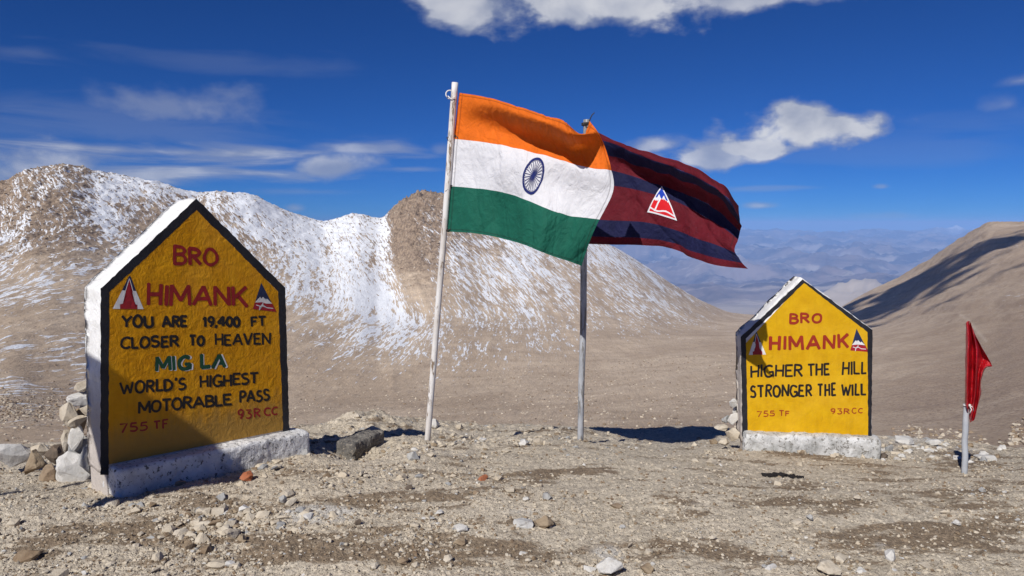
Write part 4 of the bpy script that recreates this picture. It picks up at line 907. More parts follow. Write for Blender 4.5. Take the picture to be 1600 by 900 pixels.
cloth_mesh('saffron_band', cl1, 0, 1, 0, 1/3, 200, 80, M['saffron'], flag1, label='orange top band'); cloth_mesh('white_band', cl1, 0, 1, 1/3, 2/3, 200, 80, M['wcloth'], flag1, label='white middle band'); cloth_mesh('green_band', cl1, 0, 1, 2/3, 1, 200, 80, M['gcloth'], flag1, label='green bottom band')
def wheel(X_, Y_):
    r = np.hypot(X_, Y_); a = np.arctan2(Y_, X_) / (2 * math.pi) * 24; fr = np.abs(a - np.round(a)) * 2 * math.pi / 24 * r
    on = ((r > .86) & (r < 1)) | (r < .13) | ((fr < .020) & (r < .9)) | ((np.hypot(0, 0) + np.abs(np.abs(a - np.floor(a)) - .5) * 2 * math.pi / 24 < .035) & (r > .80) & (r < .9))
    return np.where(on, 0, -1)
patch('wheel_emblem', cl1, .513, .492, .058, .130, 220, wheel, [M['f_wheel']], flag1, .004, 'navy wheel with twenty-four spokes')
# maroon and navy flag
us2 = [0, .14, .36, .58, .78, .93, 1]; vs2 = [0, .10, .2, .36, .5, .75, 1]
dB2 = np.array([6.16, 6.08, 5.92, 5.74, 5.52, 5.36, 5.30])
rows2 = [[(918, 198), (943, 211), (1000, 234), (1055, 250), (1104, 272), (1142, 302), (1154, 322)],
 [(917, 220), (946, 224), (1002, 247), (1060, 268), (1112, 294), (1146, 325), (1156, 345)],
 [(916, 238), (949, 242), (1005, 262), (1060, 279), (1112, 304), (1146, 334), (1156.5, 352)],
 [(915, 262), (953, 266), (1006, 281), (1060, 299), (1110, 322), (1142, 346), (1155, 362)],
 [(914.5, 290), (955, 292), (1006, 301), (1060, 318), (1106, 343), (1136, 362), (1152, 374)],
 [(914, 342), (948, 344), (1006, 347), (1056, 360), (1098, 376), (1128, 386), (1148, 395)],
 [(914, 381), (950, 382), (1005, 383), (1048, 389), (1092, 406), (1130, 416), (1169, 420)]]
off2 = np.array([[0, -.04, -.12, -.20, -.26, -.20, -.08], [0, -.05, -.15, -.26, -.36, -.28, -.10], [0, .01, .02, -.02, -.14, -.12, -.02], [0, .02, .06, .08, .08, .06, .02], [0, .02, .04, .06, .08, .04, .0], [0, 0, .02, .05, .02, .0, -.05], [0, -.03, .03, .10, .04, -.05, -.13]])
grid2 = [[(x, y, dB2[j] + off2[i][j]) for j, (x, y) in enumerate(r)] for i, r in enumerate(rows2)]
def wr2(U_, V_):
    e = np.clip(U_ * 6, 0, 1)
    return e * (.012 * fbm(U_ * 7, V_ * 4, 3, 15) + .014 * np.sin(17 * U_ + 5 * V_) * V_ + .005 * np.sin(41 * U_ - 6 * V_) + .008 * (1 - np.abs(np.sin(11 * U_ + 3 * V_))) ** 5 + .012 * (1 - np.abs(np.sin(6.5 * U_ - 5.5 * V_ + 1.2))) ** 4 * (V_ > .2) * (U_ > .3))
cl2 = Cloth(us2, vs2, grid2, wr2)
flag2 = empty('flag', P(917, 198, DP), 'maroon and navy striped flag with a triangular mountain patch, flying behind the other flag', 'flag')
for i, (a, b, c_) in enumerate([(0, .075, 'maroon'), (.075, .20, 'navy'), (.20, .36, 'maroon'), (.36, .49, 'navy'), (.49, .75, 'maroon'), (.75, .915, 'navy'), (.915, 1, 'maroon')]):
    cloth_mesh('stripe', cl2, 0, 1, a, b, 180, max(10, int((b - a) * 220)), M[c_], flag2, label=c_ + ' stripe')
# patch in its own u,v frame
def tripatch(X_, Y_):
    # Y_ -1 top .. 1 bottom ; X_ -1..1 ; apex leans like in the cloth
    v = (1 - Y_) / 2; hw = 1 - v; ins = (np.abs(X_) < hw) & (v < 1); e = hw - np.abs(X_)
    r = np.full(X_.shape, -1); r[ins] = 2
    zig = .47 + .05 * np.abs(((X_ * 9) % 1) * 2 - 1) + .04 * np.sin(X_ * 6); r[ins & (v > zig - .16 * np.abs(X_))] = 1
    pk = .64 - 1.1 * np.abs(np.abs(X_) - .16); r[ins & (v > np.maximum(pk, .50))] = 0
    r[ins & (np.abs(X_ + .50 - (v - .05) * .95) < .05) & (v < .52) & (v > .08)] = 1
    r[ins & (np.abs(v - .13 - .03 * np.sin(X_ * 5)) < .022)] = 1
    r[ins & ((e < .085) | (v < .045))] = 1
    return r
patch('patch_emblem', cl2, .478, .515, .098, .145, 130, tripatch, [M['f_blue'], M['f_white'], M['f_red']], flag2, .005, 'white-edged triangle with snowy peaks over red')

# ---- small red flag on a short pipe at the right
DS = 5.35
pb, pt = P(1507, 735, DS), P(1510, 631, DS); pole3 = pole('short grey metal pipe holding a wooden stick with the small red flag', pb, pt, .021, .020, M['pole3'], 8, 'pole')
bm = bmesh.new(); tube_path(bm, [P(1509.5, 640, DS) - pole3.location, P(1513, 503, DS) - pole3.location], [.010, .009], 10); m_, g = new_mat('stick_wood'); finish(g, (.30, .22, .14), .8); obj_bm('stick', bm, m_, pole3, True)
wire_loop(pole3, 'tie', P(1511, 634, DS - .01), Vector((0, 0, 1)), .023, .004, M['cord'], [[P(1514, 632, DS - .04), P(1518, 640, DS - .06), P(1515, 646, DS - .05)], [P(1514, 634, DS - .04), P(1520, 636, DS - .07), P(1521, 642, DS - .05)]])
us3 = [0, .18, .36, .54, .72, .86, 1]; vs3 = [0, .15, .33, .5, .66, .83, 1]
r3 = [[(1509, 505), (1512, 502), (1515, 502), (1517, 505), (1518, 508), (1519, 512), (1520, 515)],
 [(1509, 525), (1514, 524), (1519, 526), (1523, 530), (1527, 533), (1531, 538), (1534, 542)],
 [(1508.5, 548), (1514, 548), (1520, 549), (1526, 552), (1534, 556), (1542, 562), (1550, 571)],
 [(1508, 572), (1514, 573), (1520, 575), (1525, 577), (1530, 577), (1535, 577), (1541, 575)],
 [(1508, 596), (1513, 598), (1519, 600), (1524, 602), (1528, 602), (1531, 600), (1533, 598)],
 [(1508, 616), (1513, 620), (1518, 623), (1522, 625), (1526, 626), (1529, 622), (1533, 615)],
 [(1508, 632), (1512, 640), (1514, 652), (1516, 660), (1519, 658), (1523, 655), (1525, 640)]]
o3 = [[0, -.01, .01, -.01, .0, .0, .0], [0, -.05, .04, -.05, .03, 0, -.02], [0, -.07, .05, -.07, .04, 0, -.04], [0, -.06, .06, -.08, .05, -.02, .0], [0, -.06, .06, -.07, .05, -.03, .03], [0, -.05, .05, -.06, .05, -.03, .03], [0, -.04, .03, -.05, .03, -.02, .02]]
cl3 = Cloth(us3, vs3, [[(x, y, DS - .015 + o3[i][j]) for j, (x, y) in enumerate(r)] for i, r in enumerate(r3)], lambda U_, V_: .004 * fbm(U_ * 7, V_ * 8, 3, 44))
flag3 = empty('flag', P(1509, 505, DS), 'small shiny red flag hanging limply from the short pole at the right', 'flag')
cloth_mesh('cloth', cl3, 0, 1, 0, 1, 110, 140, M['redsatin'], flag3)

# ---- a third flagpole beside the photographer: its flag throws the slanting shade on the left sign
sh = [P(128, 796, 4.23), P(392, 747, 4.78), tf1(345, 697) + rl1, tf1(168, 570) + rl1, P(138, 556, 4.95)]
cpt = Vector((-3.9, 2.0, 0)); wd_ = math.radians(-18); nf = Vector((-math.sin(wd_), math.cos(wd_), 0)); dv_ = Vector((math.cos(wd_), math.sin(wd_), 0))
fp = []
for q in sh:
    t = (cpt - q).dot(nf) / SUN.dot(nf); fp.append(q + SUN * t)
loF, hiF = min(f.z for f in fp), max(f.z for f in fp)
px_ = min((f - cpt).dot(dv_) for f in fp) - .02; hb = cpt + dv_ * px_
pl3b = Vector((hb.x, hb.y, gz(hb.x, hb.y))); pole4 = pole('white pole beside the photographer, left of the picture', pl3b, Vector((hb.x, hb.y, max(f.z for f in fp) + .5)), .022, .022, M['pole'], 9)
flag4 = empty('flag', Vector((hb.x, hb.y, hiF)), 'plain white flag on the pole beside the photographer', 'flag')
bm = bmesh.new(); ordr = [fp[0], fp[1], fp[2], fp[3], fp[4], Vector((hb.x, hb.y, fp[4].z + .02)), Vector((hb.x, hb.y, fp[4].z - .12))]
f = bm.faces.new([bm.verts.new(p - flag4.location) for p in ordr]); bmesh.ops.triangulate(bm, faces=[f]); bmesh.ops.subdivide_edges(bm, edges=bm.edges[:], cuts=3, use_grid_fill=True)
obj_bm('cloth', bm, M['wcloth'], flag4, True)

# ================================================================ ROCKS
def rock_mat(name, cols, dirt=(.30, .24, .18)):
    m_, g = new_mat(name); tc_ = g.obj(); r = g.rand(); pos = g.geo()
    n = g.noise(pos, 7, 6, .65, .5); n2 = g.noise(pos, 30, 5, .7)
    c = g.mix(g.ramp(r, .2, .8), cols[0], cols[1]); c = g.mix(g.ramp(n, .38, .66), c, cols[2]); c = g.mix(g.ramp(n2, .52, .72, 0, .55), c, dirt)
    finish(g, c, .9, g.bump(g.m('ADD', n2, g.m('MULTIPLY', g.noise(pos, 90, 3), .4)), .7, .008), .15); return m_
RM = {'pale': rock_mat('pale_rock', [(.50, .43, .33), (.42, .36, .28), (.54, .48, .39)]), 'white': rock_mat('white_rock', [(.56, .54, .50), (.48, .47, .45), (.60, .58, .55)], (.38, .33, .27)),
      'brown': rock_mat('brown_rock', [(.20, .14, .09), (.26, .19, .13), (.32, .25, .17)], (.12, .09, .06)), 'rust': rock_mat('rusty_rock', [(.34, .11, .05), (.30, .12, .06), (.38, .15, .08)], (.22, .09, .05)),
      'grey': rock_mat('grey_rock', [(.27, .27, .27), (.34, .34, .33), (.40, .39, .37)], (.2, .18, .15)), 'dark': rock_mat('dark_rock', [(.10, .08, .065), (.14, .11, .085), (.2, .15, .11)], (.06, .05, .04))}
def rock_bm(rng, fine=2, ang=.5, flat=.7):
    bm = bmesh.new(); n = rng.randint(11, 17)
    for i in range(n):
        v = Vector((rng.gauss(0, 1), rng.gauss(0, 1), rng.gauss(0, 1))).normalized(); v *= rng.uniform(.82, 1.05); bm.verts.new(v)
    r = bmesh.ops.convex_hull(bm, input=bm.verts[:]); bmesh.ops.delete(bm, geom=[e for e in r['geom_interior'] if isinstance(e, bmesh.types.BMVert)], context='VERTS')
    s = rng.uniform(0, 99)
    if fine:
        bmesh.ops.dissolve_limit(bm, angle_limit=.22, verts=bm.verts[:], edges=bm.edges[:])
        bmesh.ops.bevel(bm, geom=bm.edges[:], offset=.045, segments=1, affect='EDGES', profile=.6, clamp_overlap=True)
        for v in bm.verts:
            if v.co.length > 1.06: v.co *= 1.06 / v.co.length
        bmesh.ops.triangulate(bm, faces=bm.faces[:])
        bmesh.ops.subdivide_edges(bm, edges=[e for e in bm.edges if e.calc_length() > .28], cuts=1 if fine < 3 else 3); bmesh.ops.triangulate(bm, faces=bm.faces[:])
        for v in bm.verts: v.co += v.co.normalized() * (MN.noise(v.co * 2.2 + Vector((s, 0, 0))) * .10 + MN.noise(v.co * 6 + Vector((0, s, 0))) * .05)
    return bm
rngR = random.Random(77)
PROTO = []
for i in range(12):
    bm = rock_bm(rngR, 2 if i < 6 else 1); me = bpy.data.meshes.new('stone'); bm.to_mesh(me); bm.free(); me.materials.append(RM['pale']); PROTO.append(me)
protoM = {}
def proto(i, mat):
    k = (i, mat)
    if k not in protoM:
        me = PROTO[i].copy(); me.materials.clear(); me.materials.append(RM[mat]); protoM[k] = me
    return protoM[k]
def stone(name, px, py, D, rx, ry, mat, label, group=None, rz=None, tilt=(0, 0), deep=1.0, seed=0, cat='stone', big=False, flat=None):
    """px,py centre in the picture, rx,ry half extents in picture pixels at distance D"""
    c = P(px, py, D); s = D / FS; rg_ = random.Random(seed * 13 + int(px))
    if big:
        bm = rock_bm(rg_, 3); me = bpy.data.meshes.new(name); bm.to_mesh(me); bm.free(); me.materials.append(RM[mat])
    else: me = proto(rg_.randrange(6), mat)
    o = bpy.data.objects.new(name, me); C.objects.link(o); o.location = c
    o.scale = (rx * s, deep * rx * s, ry * s * 1.05); o.rotation_euler = (math.radians(tilt[0]), math.radians(tilt[1]), rg_.uniform(-.5, .5) if rz is None else rz)
    tag(o, label, cat, group); return o
def gD(px, py):
    """distance at which the ground shows at this picture point"""
    d = np.linspace(2.6, 9.2, 200); z = ground_z((px - 800) / FS * d * .995, d); y = np.array([proj((0, dd, zz))[1] for dd, zz in zip(d, z)])
    i = np.argmax(y <= py); return float(d[i]) if y.min() <= py else 9.0
# dry-stone pile propping up the back of the left sign
pile = [('boulder', 112, 734, 4.98, 31, 29, 'white', 'big pale boulder at the foot of the pile, half in shade', 15), ('stone', 121, 686, 5.05, 14, 22, 'white', 'upright white stone leaning on the left sign above the big boulder', 0),
 ('stone', 109, 648, 5.05, 15, 20, 'pale', 'tall tan stone in the pile beside the left sign', 0), ('stone', 102, 690, 5.15, 8, 20, 'pale', 'narrow tan stone at the outer side of the pile', 10), ('stone', 121, 659, 4.98, 18, 8, 'pale', 'slanting flat tan slab in the middle of the pile', -25),
 ('stone', 124, 624, 5.1, 18, 11, 'white', 'flat white stone near the top of the pile', 6), ('stone', 132, 603, 5.12, 15, 9, 'pale', 'topmost tan stone of the pile, tucked behind the left sign', -8), ('stone', 134, 641, 5.0, 11, 8, 'pale', 'small tan stone wedged against the left sign', 0),
 ('stone', 136, 716, 4.95, 13, 24, 'grey', 'grey shaded stone between the big boulder and the sign', 0), ('boulder', 52, 722, 5.15, 20, 18, 'brown', 'brown speckled boulder left of the pile', 0), ('boulder', 14, 711, 5.4, 34, 17, 'white', 'broad pale grey boulder at the left edge of the picture', 8),
 ('stone', 64, 702, 5.5, 15, 9, 'pale', 'pale angular stone behind the brown boulder', 0), ('stone', 76, 741, 5.0, 14, 16, 'brown', 'small brown stone leaning on the big boulder', -20), ('stone', 84, 712, 5.4, 16, 17, 'dark', 'dark stone in the shade behind the brown boulder', 0), ('stone', 128, 768, 4.75, 12, 6, 'grey', 'low grey stone under the big boulder in the shade', 0), ('stone', 124, 700, 5.12, 19, 28, 'grey', 'grey stone filling the back of the pile low down', 0), ('stone', 124, 660, 5.14, 16, 24, 'brown', 'brown stone filling the back of the pile halfway up', 0), ('stone', 130, 628, 5.16, 13, 18, 'grey', 'grey stone filling the back of the pile near its top', 0), ('stone', 44, 760, 4.85, 14, 5, 'pale', 'flat pale slab on the ground left of the pile', 0)]
for i, (nm, x, y, D, rx, ry, mt, lb, tl_) in enumerate(pile): stone(nm, x, y, D, rx * 1.15, ry * 1.15, mt, lb, 'stones piled by the left sign', tilt=(0, tl_), seed=i + 3, cat='rock', big=rx > 17, deep=.8)
pile2 = [(1146, 630, 6.45, 9, 8, 'white', 'uppermost pale stone behind the right sign'), (1147, 655, 6.4, 11, 12, 'white', 'pale stone in the middle of the stack behind the right sign'), (1135, 655, 6.5, 9, 7, 'grey', 'small grey stone at the outer side of the stack'),
 (1144, 679, 6.3, 13, 12, 'pale', 'tan stone low in the stack behind the right sign'), (1128, 668, 6.5, 12, 6, 'pale', 'flat stone sticking out left of the stack'), (1131, 690, 6.3, 12, 6, 'pale', 'low pale stone left of the foot of the right sign'), (1152, 640, 6.5, 8, 16, 'white', 'white stone touching the side of the right sign')]
for i, (x, y, D, rx, ry, mt, lb) in enumerate(pile2): stone('stone', x, y, D, rx, ry, mt, lb, 'stones stacked behind the right sign', seed=i + 40, cat='rock', deep=.9)
lone = [('stone', 386, 743, 11, 10, 'rust', 'round reddish brown stone in front of the left sign', 1.0), ('stone', 755, 747, 12, 7, 'rust', 'rust coloured stone lying in the middle of the ground', 1), ('stone', 1114, 690, 8, 7, 'brown', 'brown stone at the edge of the dark shadow', 1),
 ('stone', 852, 816, 19, 12, 'brown', 'brown half-buried stone joined to a whitish one', 1), ('stone', 820, 817, 22, 9, 'white', 'whitish half-buried stone beside the brown one', 1), ('rock', 955, 884, 28, 18, 'white', 'crusty white rock at the bottom edge of the picture', 1), ('stone', 1010, 888, 14, 11, 'brown', 'brown stone right of the crusty white rock', 1),
 ('stone', 376, 841, 9, 9, 'brown', 'rounded tan pebble standing before a pale slab', 1), ('stone', 363, 832, 18, 8, 'pale', 'pale slab behind the rounded pebble', 1), ('stone', 360, 819, 8, 7, 'pale', 'small tan stone behind the pale slab', 1), ('stone', 346, 776, 11, 8, 'grey', 'pointed grey stone in front of the left sign', 1),
 ('stone', 22, 815, 12, 8, 'pale', 'pale stone near the left edge of the picture', 1), ('stone', 1388, 868, 11, 16, 'white', 'long whitish shard standing at an angle', 1), ('stone', 1290, 884, 26, 12, 'pale', 'broad tan stone at the bottom edge on the right', 1), ('stone', 1312, 872, 18, 9, 'pale', 'flat tan stone behind the broad one', 1),
 ('stone', 1205, 886, 13, 8, 'white', 'pale stone at the bottom edge beside the grey crust', 1), ('stone', 1345, 892, 12, 7, 'white', 'small pale stone at the bottom edge right of the broad one', 1), ('stone', 1111, 722, 10, 8, 'pale', 'pale stone left of the right sign on bare dust', 1), ('stone', 1246, 815, 10, 6, 'pale', 'pale pebble in the middle right of the ground', 1),
 ('stone', 1266, 808, 7, 5, 'grey', 'grey pebble beside the pale one', 1), ('stone', 1495, 817, 8, 6, 'white', 'small white stone on the brown soil at the right', 1), ('stone', 640, 762, 8, 7, 'dark', 'dark angular stone with a black shadow', 1), ('stone', 962, 790, 12, 5, 'brown', 'brown flat stone right of the dark soil patch', 1),
 ('stone', 818, 691, 12, 6, 'white', 'pale flat stone between the two flagpoles', 1), ('stone', 842, 690, 13, 6, 'pale', 'second pale flat stone left of the upright pole', 1), ('stone', 679, 661, 10, 9, 'white', 'whitish stone on the edge right of the leaning pole', 1), ('stone', 718, 666, 8, 6, 'pale', 'tan stone on the edge further right', 1), ('stone', 560, 815, 8, 7, 'dark', 'dark stone between tan clods', 1),
 ('stone', 447, 770, 14, 7, 'pale', 'orange tinted flat stone in a small heap', 1), ('stone', 442, 780, 9, 8, 'grey', 'grey stone in the small heap', 1), ('stone', 456, 783, 12, 7, 'pale', 'pale stone in the small heap', 1), ('stone', 700, 872, 8, 8, 'pale', 'round pebble on the brown soil in the centre', 1), ('stone', 650, 882, 9, 6, 'pale', 'oval pebble left of the round one', 1),
 ('stone', 630, 875, 10, 7, 'brown', 'tan pebble at the bottom left of centre', 1), ('stone', 818, 867, 10, 5, 'white', 'flat white pebble near the bottom centre', 1), ('stone', 45, 866, 24, 12, 'brown', 'low brown clod near the bottom left corner', 1), ('stone', 1338, 776, 9, 5, 'pale', 'pale stone on the streaky soil', 1), ('stone', 1445, 884, 12, 7, 'pale', 'angular tan stone near the bottom right', 1),
 ('stone', 580, 672, 20, 9, 'pale', 'tan slab on the rubble mound behind the dark block', 1), ('stone', 1412, 686, 17, 6, 'white', 'white flat stone on the edge right of the right sign', 1), ('stone', 1460, 690, 14, 6, 'white', 'white stone on the edge left of the small pole', 1), ('stone', 1540, 714, 20, 6, 'white', 'white flat stone right of the small pole', 1),
 ('stone', 1390, 700, 8, 8, 'grey', 'grey stone touching the foot of the right sign', 1), ('stone', 1380, 712, 8, 6, 'dark', 'dark pebble at the corner of the right sign', 1), ('stone', 646, 712, 12, 10, 'grey', 'greenish grey stone in the rubble before the leaning pole', 1), ('stone', 672, 710, 9, 5, 'pale', 'pale stone at the foot of the leaning pole', 1)]
placed = []
for i, (nm, x, y, rx, ry, mt, lb, dp) in enumerate(lone):
    D = gD(x, min(y + ry * .7, 897)); o = stone(nm, x, y + ry * .15, D, rx, ry, mt, lb, None, seed=i + 70, big=rx > 16, tilt=(rngR.uniform(-12, 12), rngR.uniform(-12, 12))); placed.append((x, y))
M['block'] = paint_mat('weathered_shaded_block', (.15, .14, .13), (.09, .085, .08), (.22, .205, .18), .45, (.36, .31, .25), .9, .02, 2.0, spec=.1)
# block of concrete beside the plinth, its shade put into the dark colour
Db = gD(575, 706) ; bm = bmesh.new(); bl = P(574, 706, Db); Ub = Vector((math.cos(1.13), math.sin(1.13), 0)); Nb = Vector((math.sin(1.13), -math.cos(1.13), 0))
lumpy_box(bm, Vector((0, 0, 0)), Ub, Nb, -.18, .26, -.20, 0, lambda u: -.14, lambda u: .115 + .03 * u, .022, 3, .022, (22, 12, 10))
o = obj_bm('concrete_block', bm, M['block'], None, False, bl); tag(o, 'squared dark block lying between the left sign and the leaning pole', 'block')
# charred scrap on the ground
bm = bmesh.new(); rg_ = random.Random(5); Dc = gD(1225, 745); c0 = P(1225, 745, Dc)
for k in range(26):
    a = rg_.gauss(-.01, .075); b = rg_.gauss(0, .022); r = rg_.uniform(.012, .026)
    b2 = rock_bm(rg_, 0); me_ = bpy.data.meshes.new('t'); b2.to_mesh(me_); b2.free(); n0 = len(bm.verts); bm.from_mesh(me_); bpy.data.meshes.remove(me_); bm.verts.ensure_lookup_table()
    mm = Matrix.Translation((a, b, gz(c0.x + a, c0.y + b) - c0.z + r * .2)) @ Euler((0, 0, rg_.uniform(0, 3))).to_matrix().to_4x4() @ Matrix.Diagonal((r * 2.0, r * 1.2, r * .7, 1))
    for v in bm.verts[n0:]: v.co = mm @ v.co
m_, g = new_mat('char'); finish(g, (.018, .016, .016), .9); o = obj_bm('burnt_scrap', bm, m_, None, False, c0); tag(o, 'black burnt scrap lying on the dust in front of the right sign', 'debris')
# scattered single stones: the largest of the loose ones, each an object
labs = {'pale': ('small tan stone lying loose on the dusty ground', 'small tan loose stones'), 'white': ('small whitish stone lying loose on the dusty ground', 'small whitish loose stones'), 'brown': ('small brown stone lying loose on the dusty ground', 'small brown loose stones'), 'grey': ('small grey stone lying loose on the dusty ground', 'small grey loose stones')}
SCN = 300; cnt = 0; clus = [(1440, 692, 60, 10), (1530, 712, 60, 9), (1475, 700, 90, 12), (340, 800, 120, 30), (170, 820, 90, 30), (640, 700, 90, 22), (620, 745, 120, 30), (560, 670, 50, 14), (860, 700, 80, 16), (1450, 705, 90, 14), (1300, 875, 150, 20), (220, 860, 150, 25), (700, 800, 120, 40), (1080, 715, 60, 20), (520, 850, 200, 35)]
while cnt < SCN:
    if rngR.random() < .72:
        cx, cy, sx_, sy_ = rngR.choice(clus); x = rngR.gauss(cx, sx_ * .6); y = rngR.gauss(cy, sy_ * .6)
    else: x = rngR.uniform(0, 1600); y = 690 + 205 * rngR.random() ** .8
    if not (5 < x < 1595 and 655 < y < 896): continue
    if 150 < x < 480 and y < 775 - (x - 150) * .12 + 8: continue
    if 1130 < x < 1385 and y < 712: continue
    D = gD(x, y)
    if D > 8.8: continue
    r = (3.0 + 3.6 * rngR.random() ** 2.5) * (1.35 - .08 * D); mt = rngR.choices(['pale', 'white', 'brown', 'grey'], [.3, .6, .05, .05] if (x > 1385 and y < 725) else [.58, .08, .22, .12])[0]
    if x > 1385 and y < 725: r *= 1.7
    X_ = (x - 800) / FS * D; rw = r * D / FS; o = bpy.data.objects.new('stone', proto(rngR.randrange(12), mt)); C.objects.link(o)
    k = rngR.uniform(.45, .8); o.location = (X_, D, gz(X_, D) + rw * k * .10); o.scale = (rw * rngR.uniform(.8, 1.4), rw * rngR.uniform(.8, 1.3), rw * k); o.rotation_euler = (rngR.uniform(-.3, .3), rngR.uniform(-.3, .3), rngR.uniform(0, 6.3))
    where = ('on the edge behind the left sign' if y < 705 else 'by the left edge of the picture' if y < 800 else 'in the bottom left corner') if x < 150 else ('in front of the left sign' if y < 830 else 'at the bottom below the left sign') if x < 460 else \
        ('in the rubble between the left sign and the leaning pole' if y < 715 else 'on the dust below the leaning pole' if y < 790 else 'on brown soil at the bottom left of centre') if x < 720 else ('on the edge between the two flagpoles' if y < 715 else 'on the dust below the two flagpoles' if y < 800 else 'at the bottom centre') if x < 930 else \
        ('on the edge right of the upright pole' if y < 715 else 'on bare dust below the upright pole' if y < 800 else 'at the bottom right of centre') if x < 1150 else ('just in front of the right sign' if y < 780 else 'at the bottom below the right sign') if x < 1390 else \
        ('among the pale slabs round the small red flag' if y < 735 else 'on streaky soil below the small red flag' if y < 820 else 'in the bottom right corner')
    sz_ = 'fist-sized' if r > 6.5 else 'small' if r > 4.2 else 'tiny'; kd = {'pale': 'tan', 'white': 'whitish', 'brown': 'brown', 'grey': 'grey'}[mt]
    tag(o, sz_ + ' ' + kd + ' stone lying loose ' + where, 'stone', sz_ + ' ' + kd + ' stones ' + where); cnt += 1
# gravel: nobody could count it
rs = np.random.RandomState(3)
hulls = []
for i in range(10):
    bm = rock_bm(random.Random(i + 200), 0); bmesh.ops.triangulate(bm, faces=bm.faces[:]); bm.verts.index_update()
    hulls.append((np.array([v.co[:] for v in bm.verts]), np.array([[v.index for v in f.verts] for f in bm.faces]))); bm.free()
def gravel(name, n, rmin, rmax, mats_w, seed, power=2.2, sharp=1.0, dmax=8.9):
    rs = np.random.RandomState(seed); m_ = int(n * 5)
    py = 660 + 260 * rs.rand(m_) ** .9; D = np.interp(py, [655, 668, 680, 692, 712, 770, 893, 920], [8.9, 8.2, 7.1, 6.1, 5.3, 4.4, 3.4, 3.1]) + rs.randn(m_) * .15
    px = -60 + 1720 * rs.rand(m_); X_ = (px - 800) / FS * D; dens_ = (rubble(px, D) + .06) * (.25 + 2.2 * sstep(fbm(X_ * 1.5, D * 2.6, 4, 8), -.12, .28)) + .03
    keep = (rs.rand(m_) < np.clip(dens_ * .8, .04, 1) ** sharp) & (D < dmax); D = D[keep][:n]; X_ = X_[keep][:n]; Z_ = ground_z(X_, D); n = len(D)
    R_ = rmin + (rmax - rmin) * rs.rand(n) ** power * (1 + .0 * D); Vs, Fs, Mi = [], [], []; base_ = 0
    an = rs.rand(n) * 6.28; sq = .45 + .45 * rs.rand(n); el = .75 + .7 * rs.rand(n); mi = rs.choice(len(mats_w), n, p=[w_ for _, w_ in mats_w]); hi = rs.randint(0, 10, n)
    for h, (hv, hf) in enumerate(hulls):
        k = np.where(hi == h)[0]
        if not len(k): continue
        s = np.stack([R_[k] * el[k], R_[k], R_[k] * sq[k]], -1)[:, None, :] * hv[None]; c_, s_ = np.cos(an[k])[:, None], np.sin(an[k])[:, None]
        x = s[..., 0] * c_ - s[..., 1] * s_ + X_[k][:, None]; y = s[..., 0] * s_ + s[..., 1] * c_ + D[k][:, None]; z = s[..., 2] + (Z_[k] + R_[k] * sq[k] * .25)[:, None]
        Vs.append(np.stack([x, y, z], -1).reshape(-1, 3)); Fs.append((hf[None] + (np.arange(len(k)) * len(hv))[:, None, None] + base_).reshape(-1, 3)); Mi.append(np.repeat(mi[k], len(hf))); base_ += len(k) * len(hv)
    o = mesh_np(name, np.concatenate(Vs), np.concatenate(Fs), [RM[a] for a, _ in mats_w], False, None, np.concatenate(Mi)); tag(o, kind='stuff'); return o
mw = [('pale', .58), ('white', .05), ('brown', .24), ('grey', .08), ('dark', .05)]
gravel('gravel', 7000, .003, .015, mw, 11, 2.6)
gravel('clods', 9000, .004, .013, [('pale', .66), ('brown', .34)], 14, 1.5, sharp=.5)
gravel('grit', 6000, .002, .006, mw, 12, 1.5)
gravel('rubble', 2300, .012, .045, [('pale', .66), ('white', .05), ('brown', .2), ('grey', .09)], 13, 2.4, sharp=2.6)

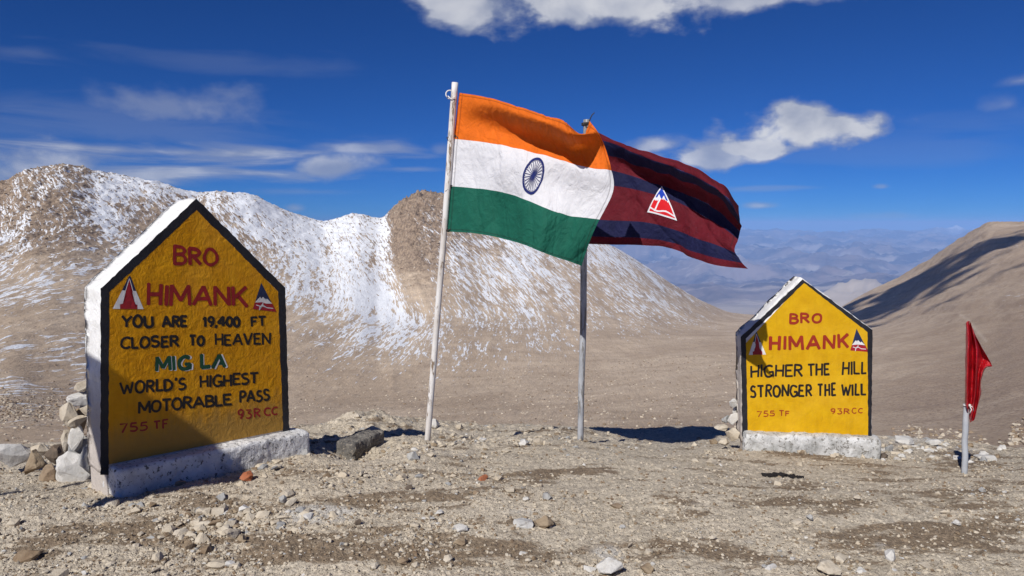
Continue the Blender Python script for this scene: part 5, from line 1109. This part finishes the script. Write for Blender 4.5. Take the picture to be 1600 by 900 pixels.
def land_stones(name, n, rmin, rmax, weight, mats_w, seed, power=2.0, sink=.2):
    """stones lying on the mountain and hillside, placed on the height field"""
    rs = np.random.RandomState(seed); w_ = weight.ravel() * (DG * np.gradient(XG, axis=1) * np.abs(np.gradient(DG, axis=0))).ravel() / DG.ravel() ** 1.3; w_ = np.maximum(w_, 0); w_ /= w_.sum()
    ix = rs.choice(w_.size, n, p=w_); R_ = rmin + (rmax - rmin) * rs.rand(n) ** power; an = rs.rand(n) * 6.28; sq = .45 + .5 * rs.rand(n); el = .8 + .6 * rs.rand(n)
    mi = rs.choice(len(mats_w), n, p=[b for _, b in mats_w]); hi = rs.randint(0, 10, n); Vs, Fs, Mi = [], [], []; base_ = 0
    Xr = XG.ravel()[ix] + rs.randn(n) * .15; Dr = DG.ravel()[ix]; Zr = ZG.ravel()[ix]
    for h, (hv, hf) in enumerate(hulls):
        k = np.where(hi == h)[0]; s = np.stack([R_[k] * el[k], R_[k], R_[k] * sq[k]], -1)[:, None, :] * hv[None]; c_, s_ = np.cos(an[k])[:, None], np.sin(an[k])[:, None]
        x = s[..., 0] * c_ - s[..., 1] * s_ + Xr[k][:, None]; y = s[..., 0] * s_ + s[..., 1] * c_ + Dr[k][:, None]; z = s[..., 2] + (Zr[k] + R_[k] * sq[k] * sink)[:, None]
        Vs.append(np.stack([x, y, z], -1).reshape(-1, 3)); Fs.append((hf[None] + (np.arange(len(k)) * len(hv))[:, None, None] + base_).reshape(-1, 3)); Mi.append(np.repeat(mi[k], len(hf))); base_ += len(k) * len(hv)
    o = mesh_np(name, np.concatenate(Vs), np.concatenate(Fs), [RM[a] for a, _ in mats_w], False, None, np.concatenate(Mi)); tag(o, kind='stuff'); return o
inview = ((PXc > -150) & (PXc < 1750)).astype(float)
land_stones('scree', 7500, .05, .26, inview * np.clip(scree, 0, 1) * (DG > 30) * (DG < 130), [('pale', .5), ('brown', .4), ('dark', .1)], 31, 2.5)
land_stones('valley_stones', 6500, .05, .26, inview * (DG > 30) * (DG < 200), [('pale', .6), ('brown', .35), ('dark', .05)], 32, 3)
land_stones('mountain_rocks', 5000, .12, .62, inview * np.clip(rocky, 0, 1.2) ** 1.5 * (ridge_t > 4.2) * (ridge_t < 6.05), [('pale', .3), ('brown', .6), ('dark', .1)], 33, 3.0, 0)
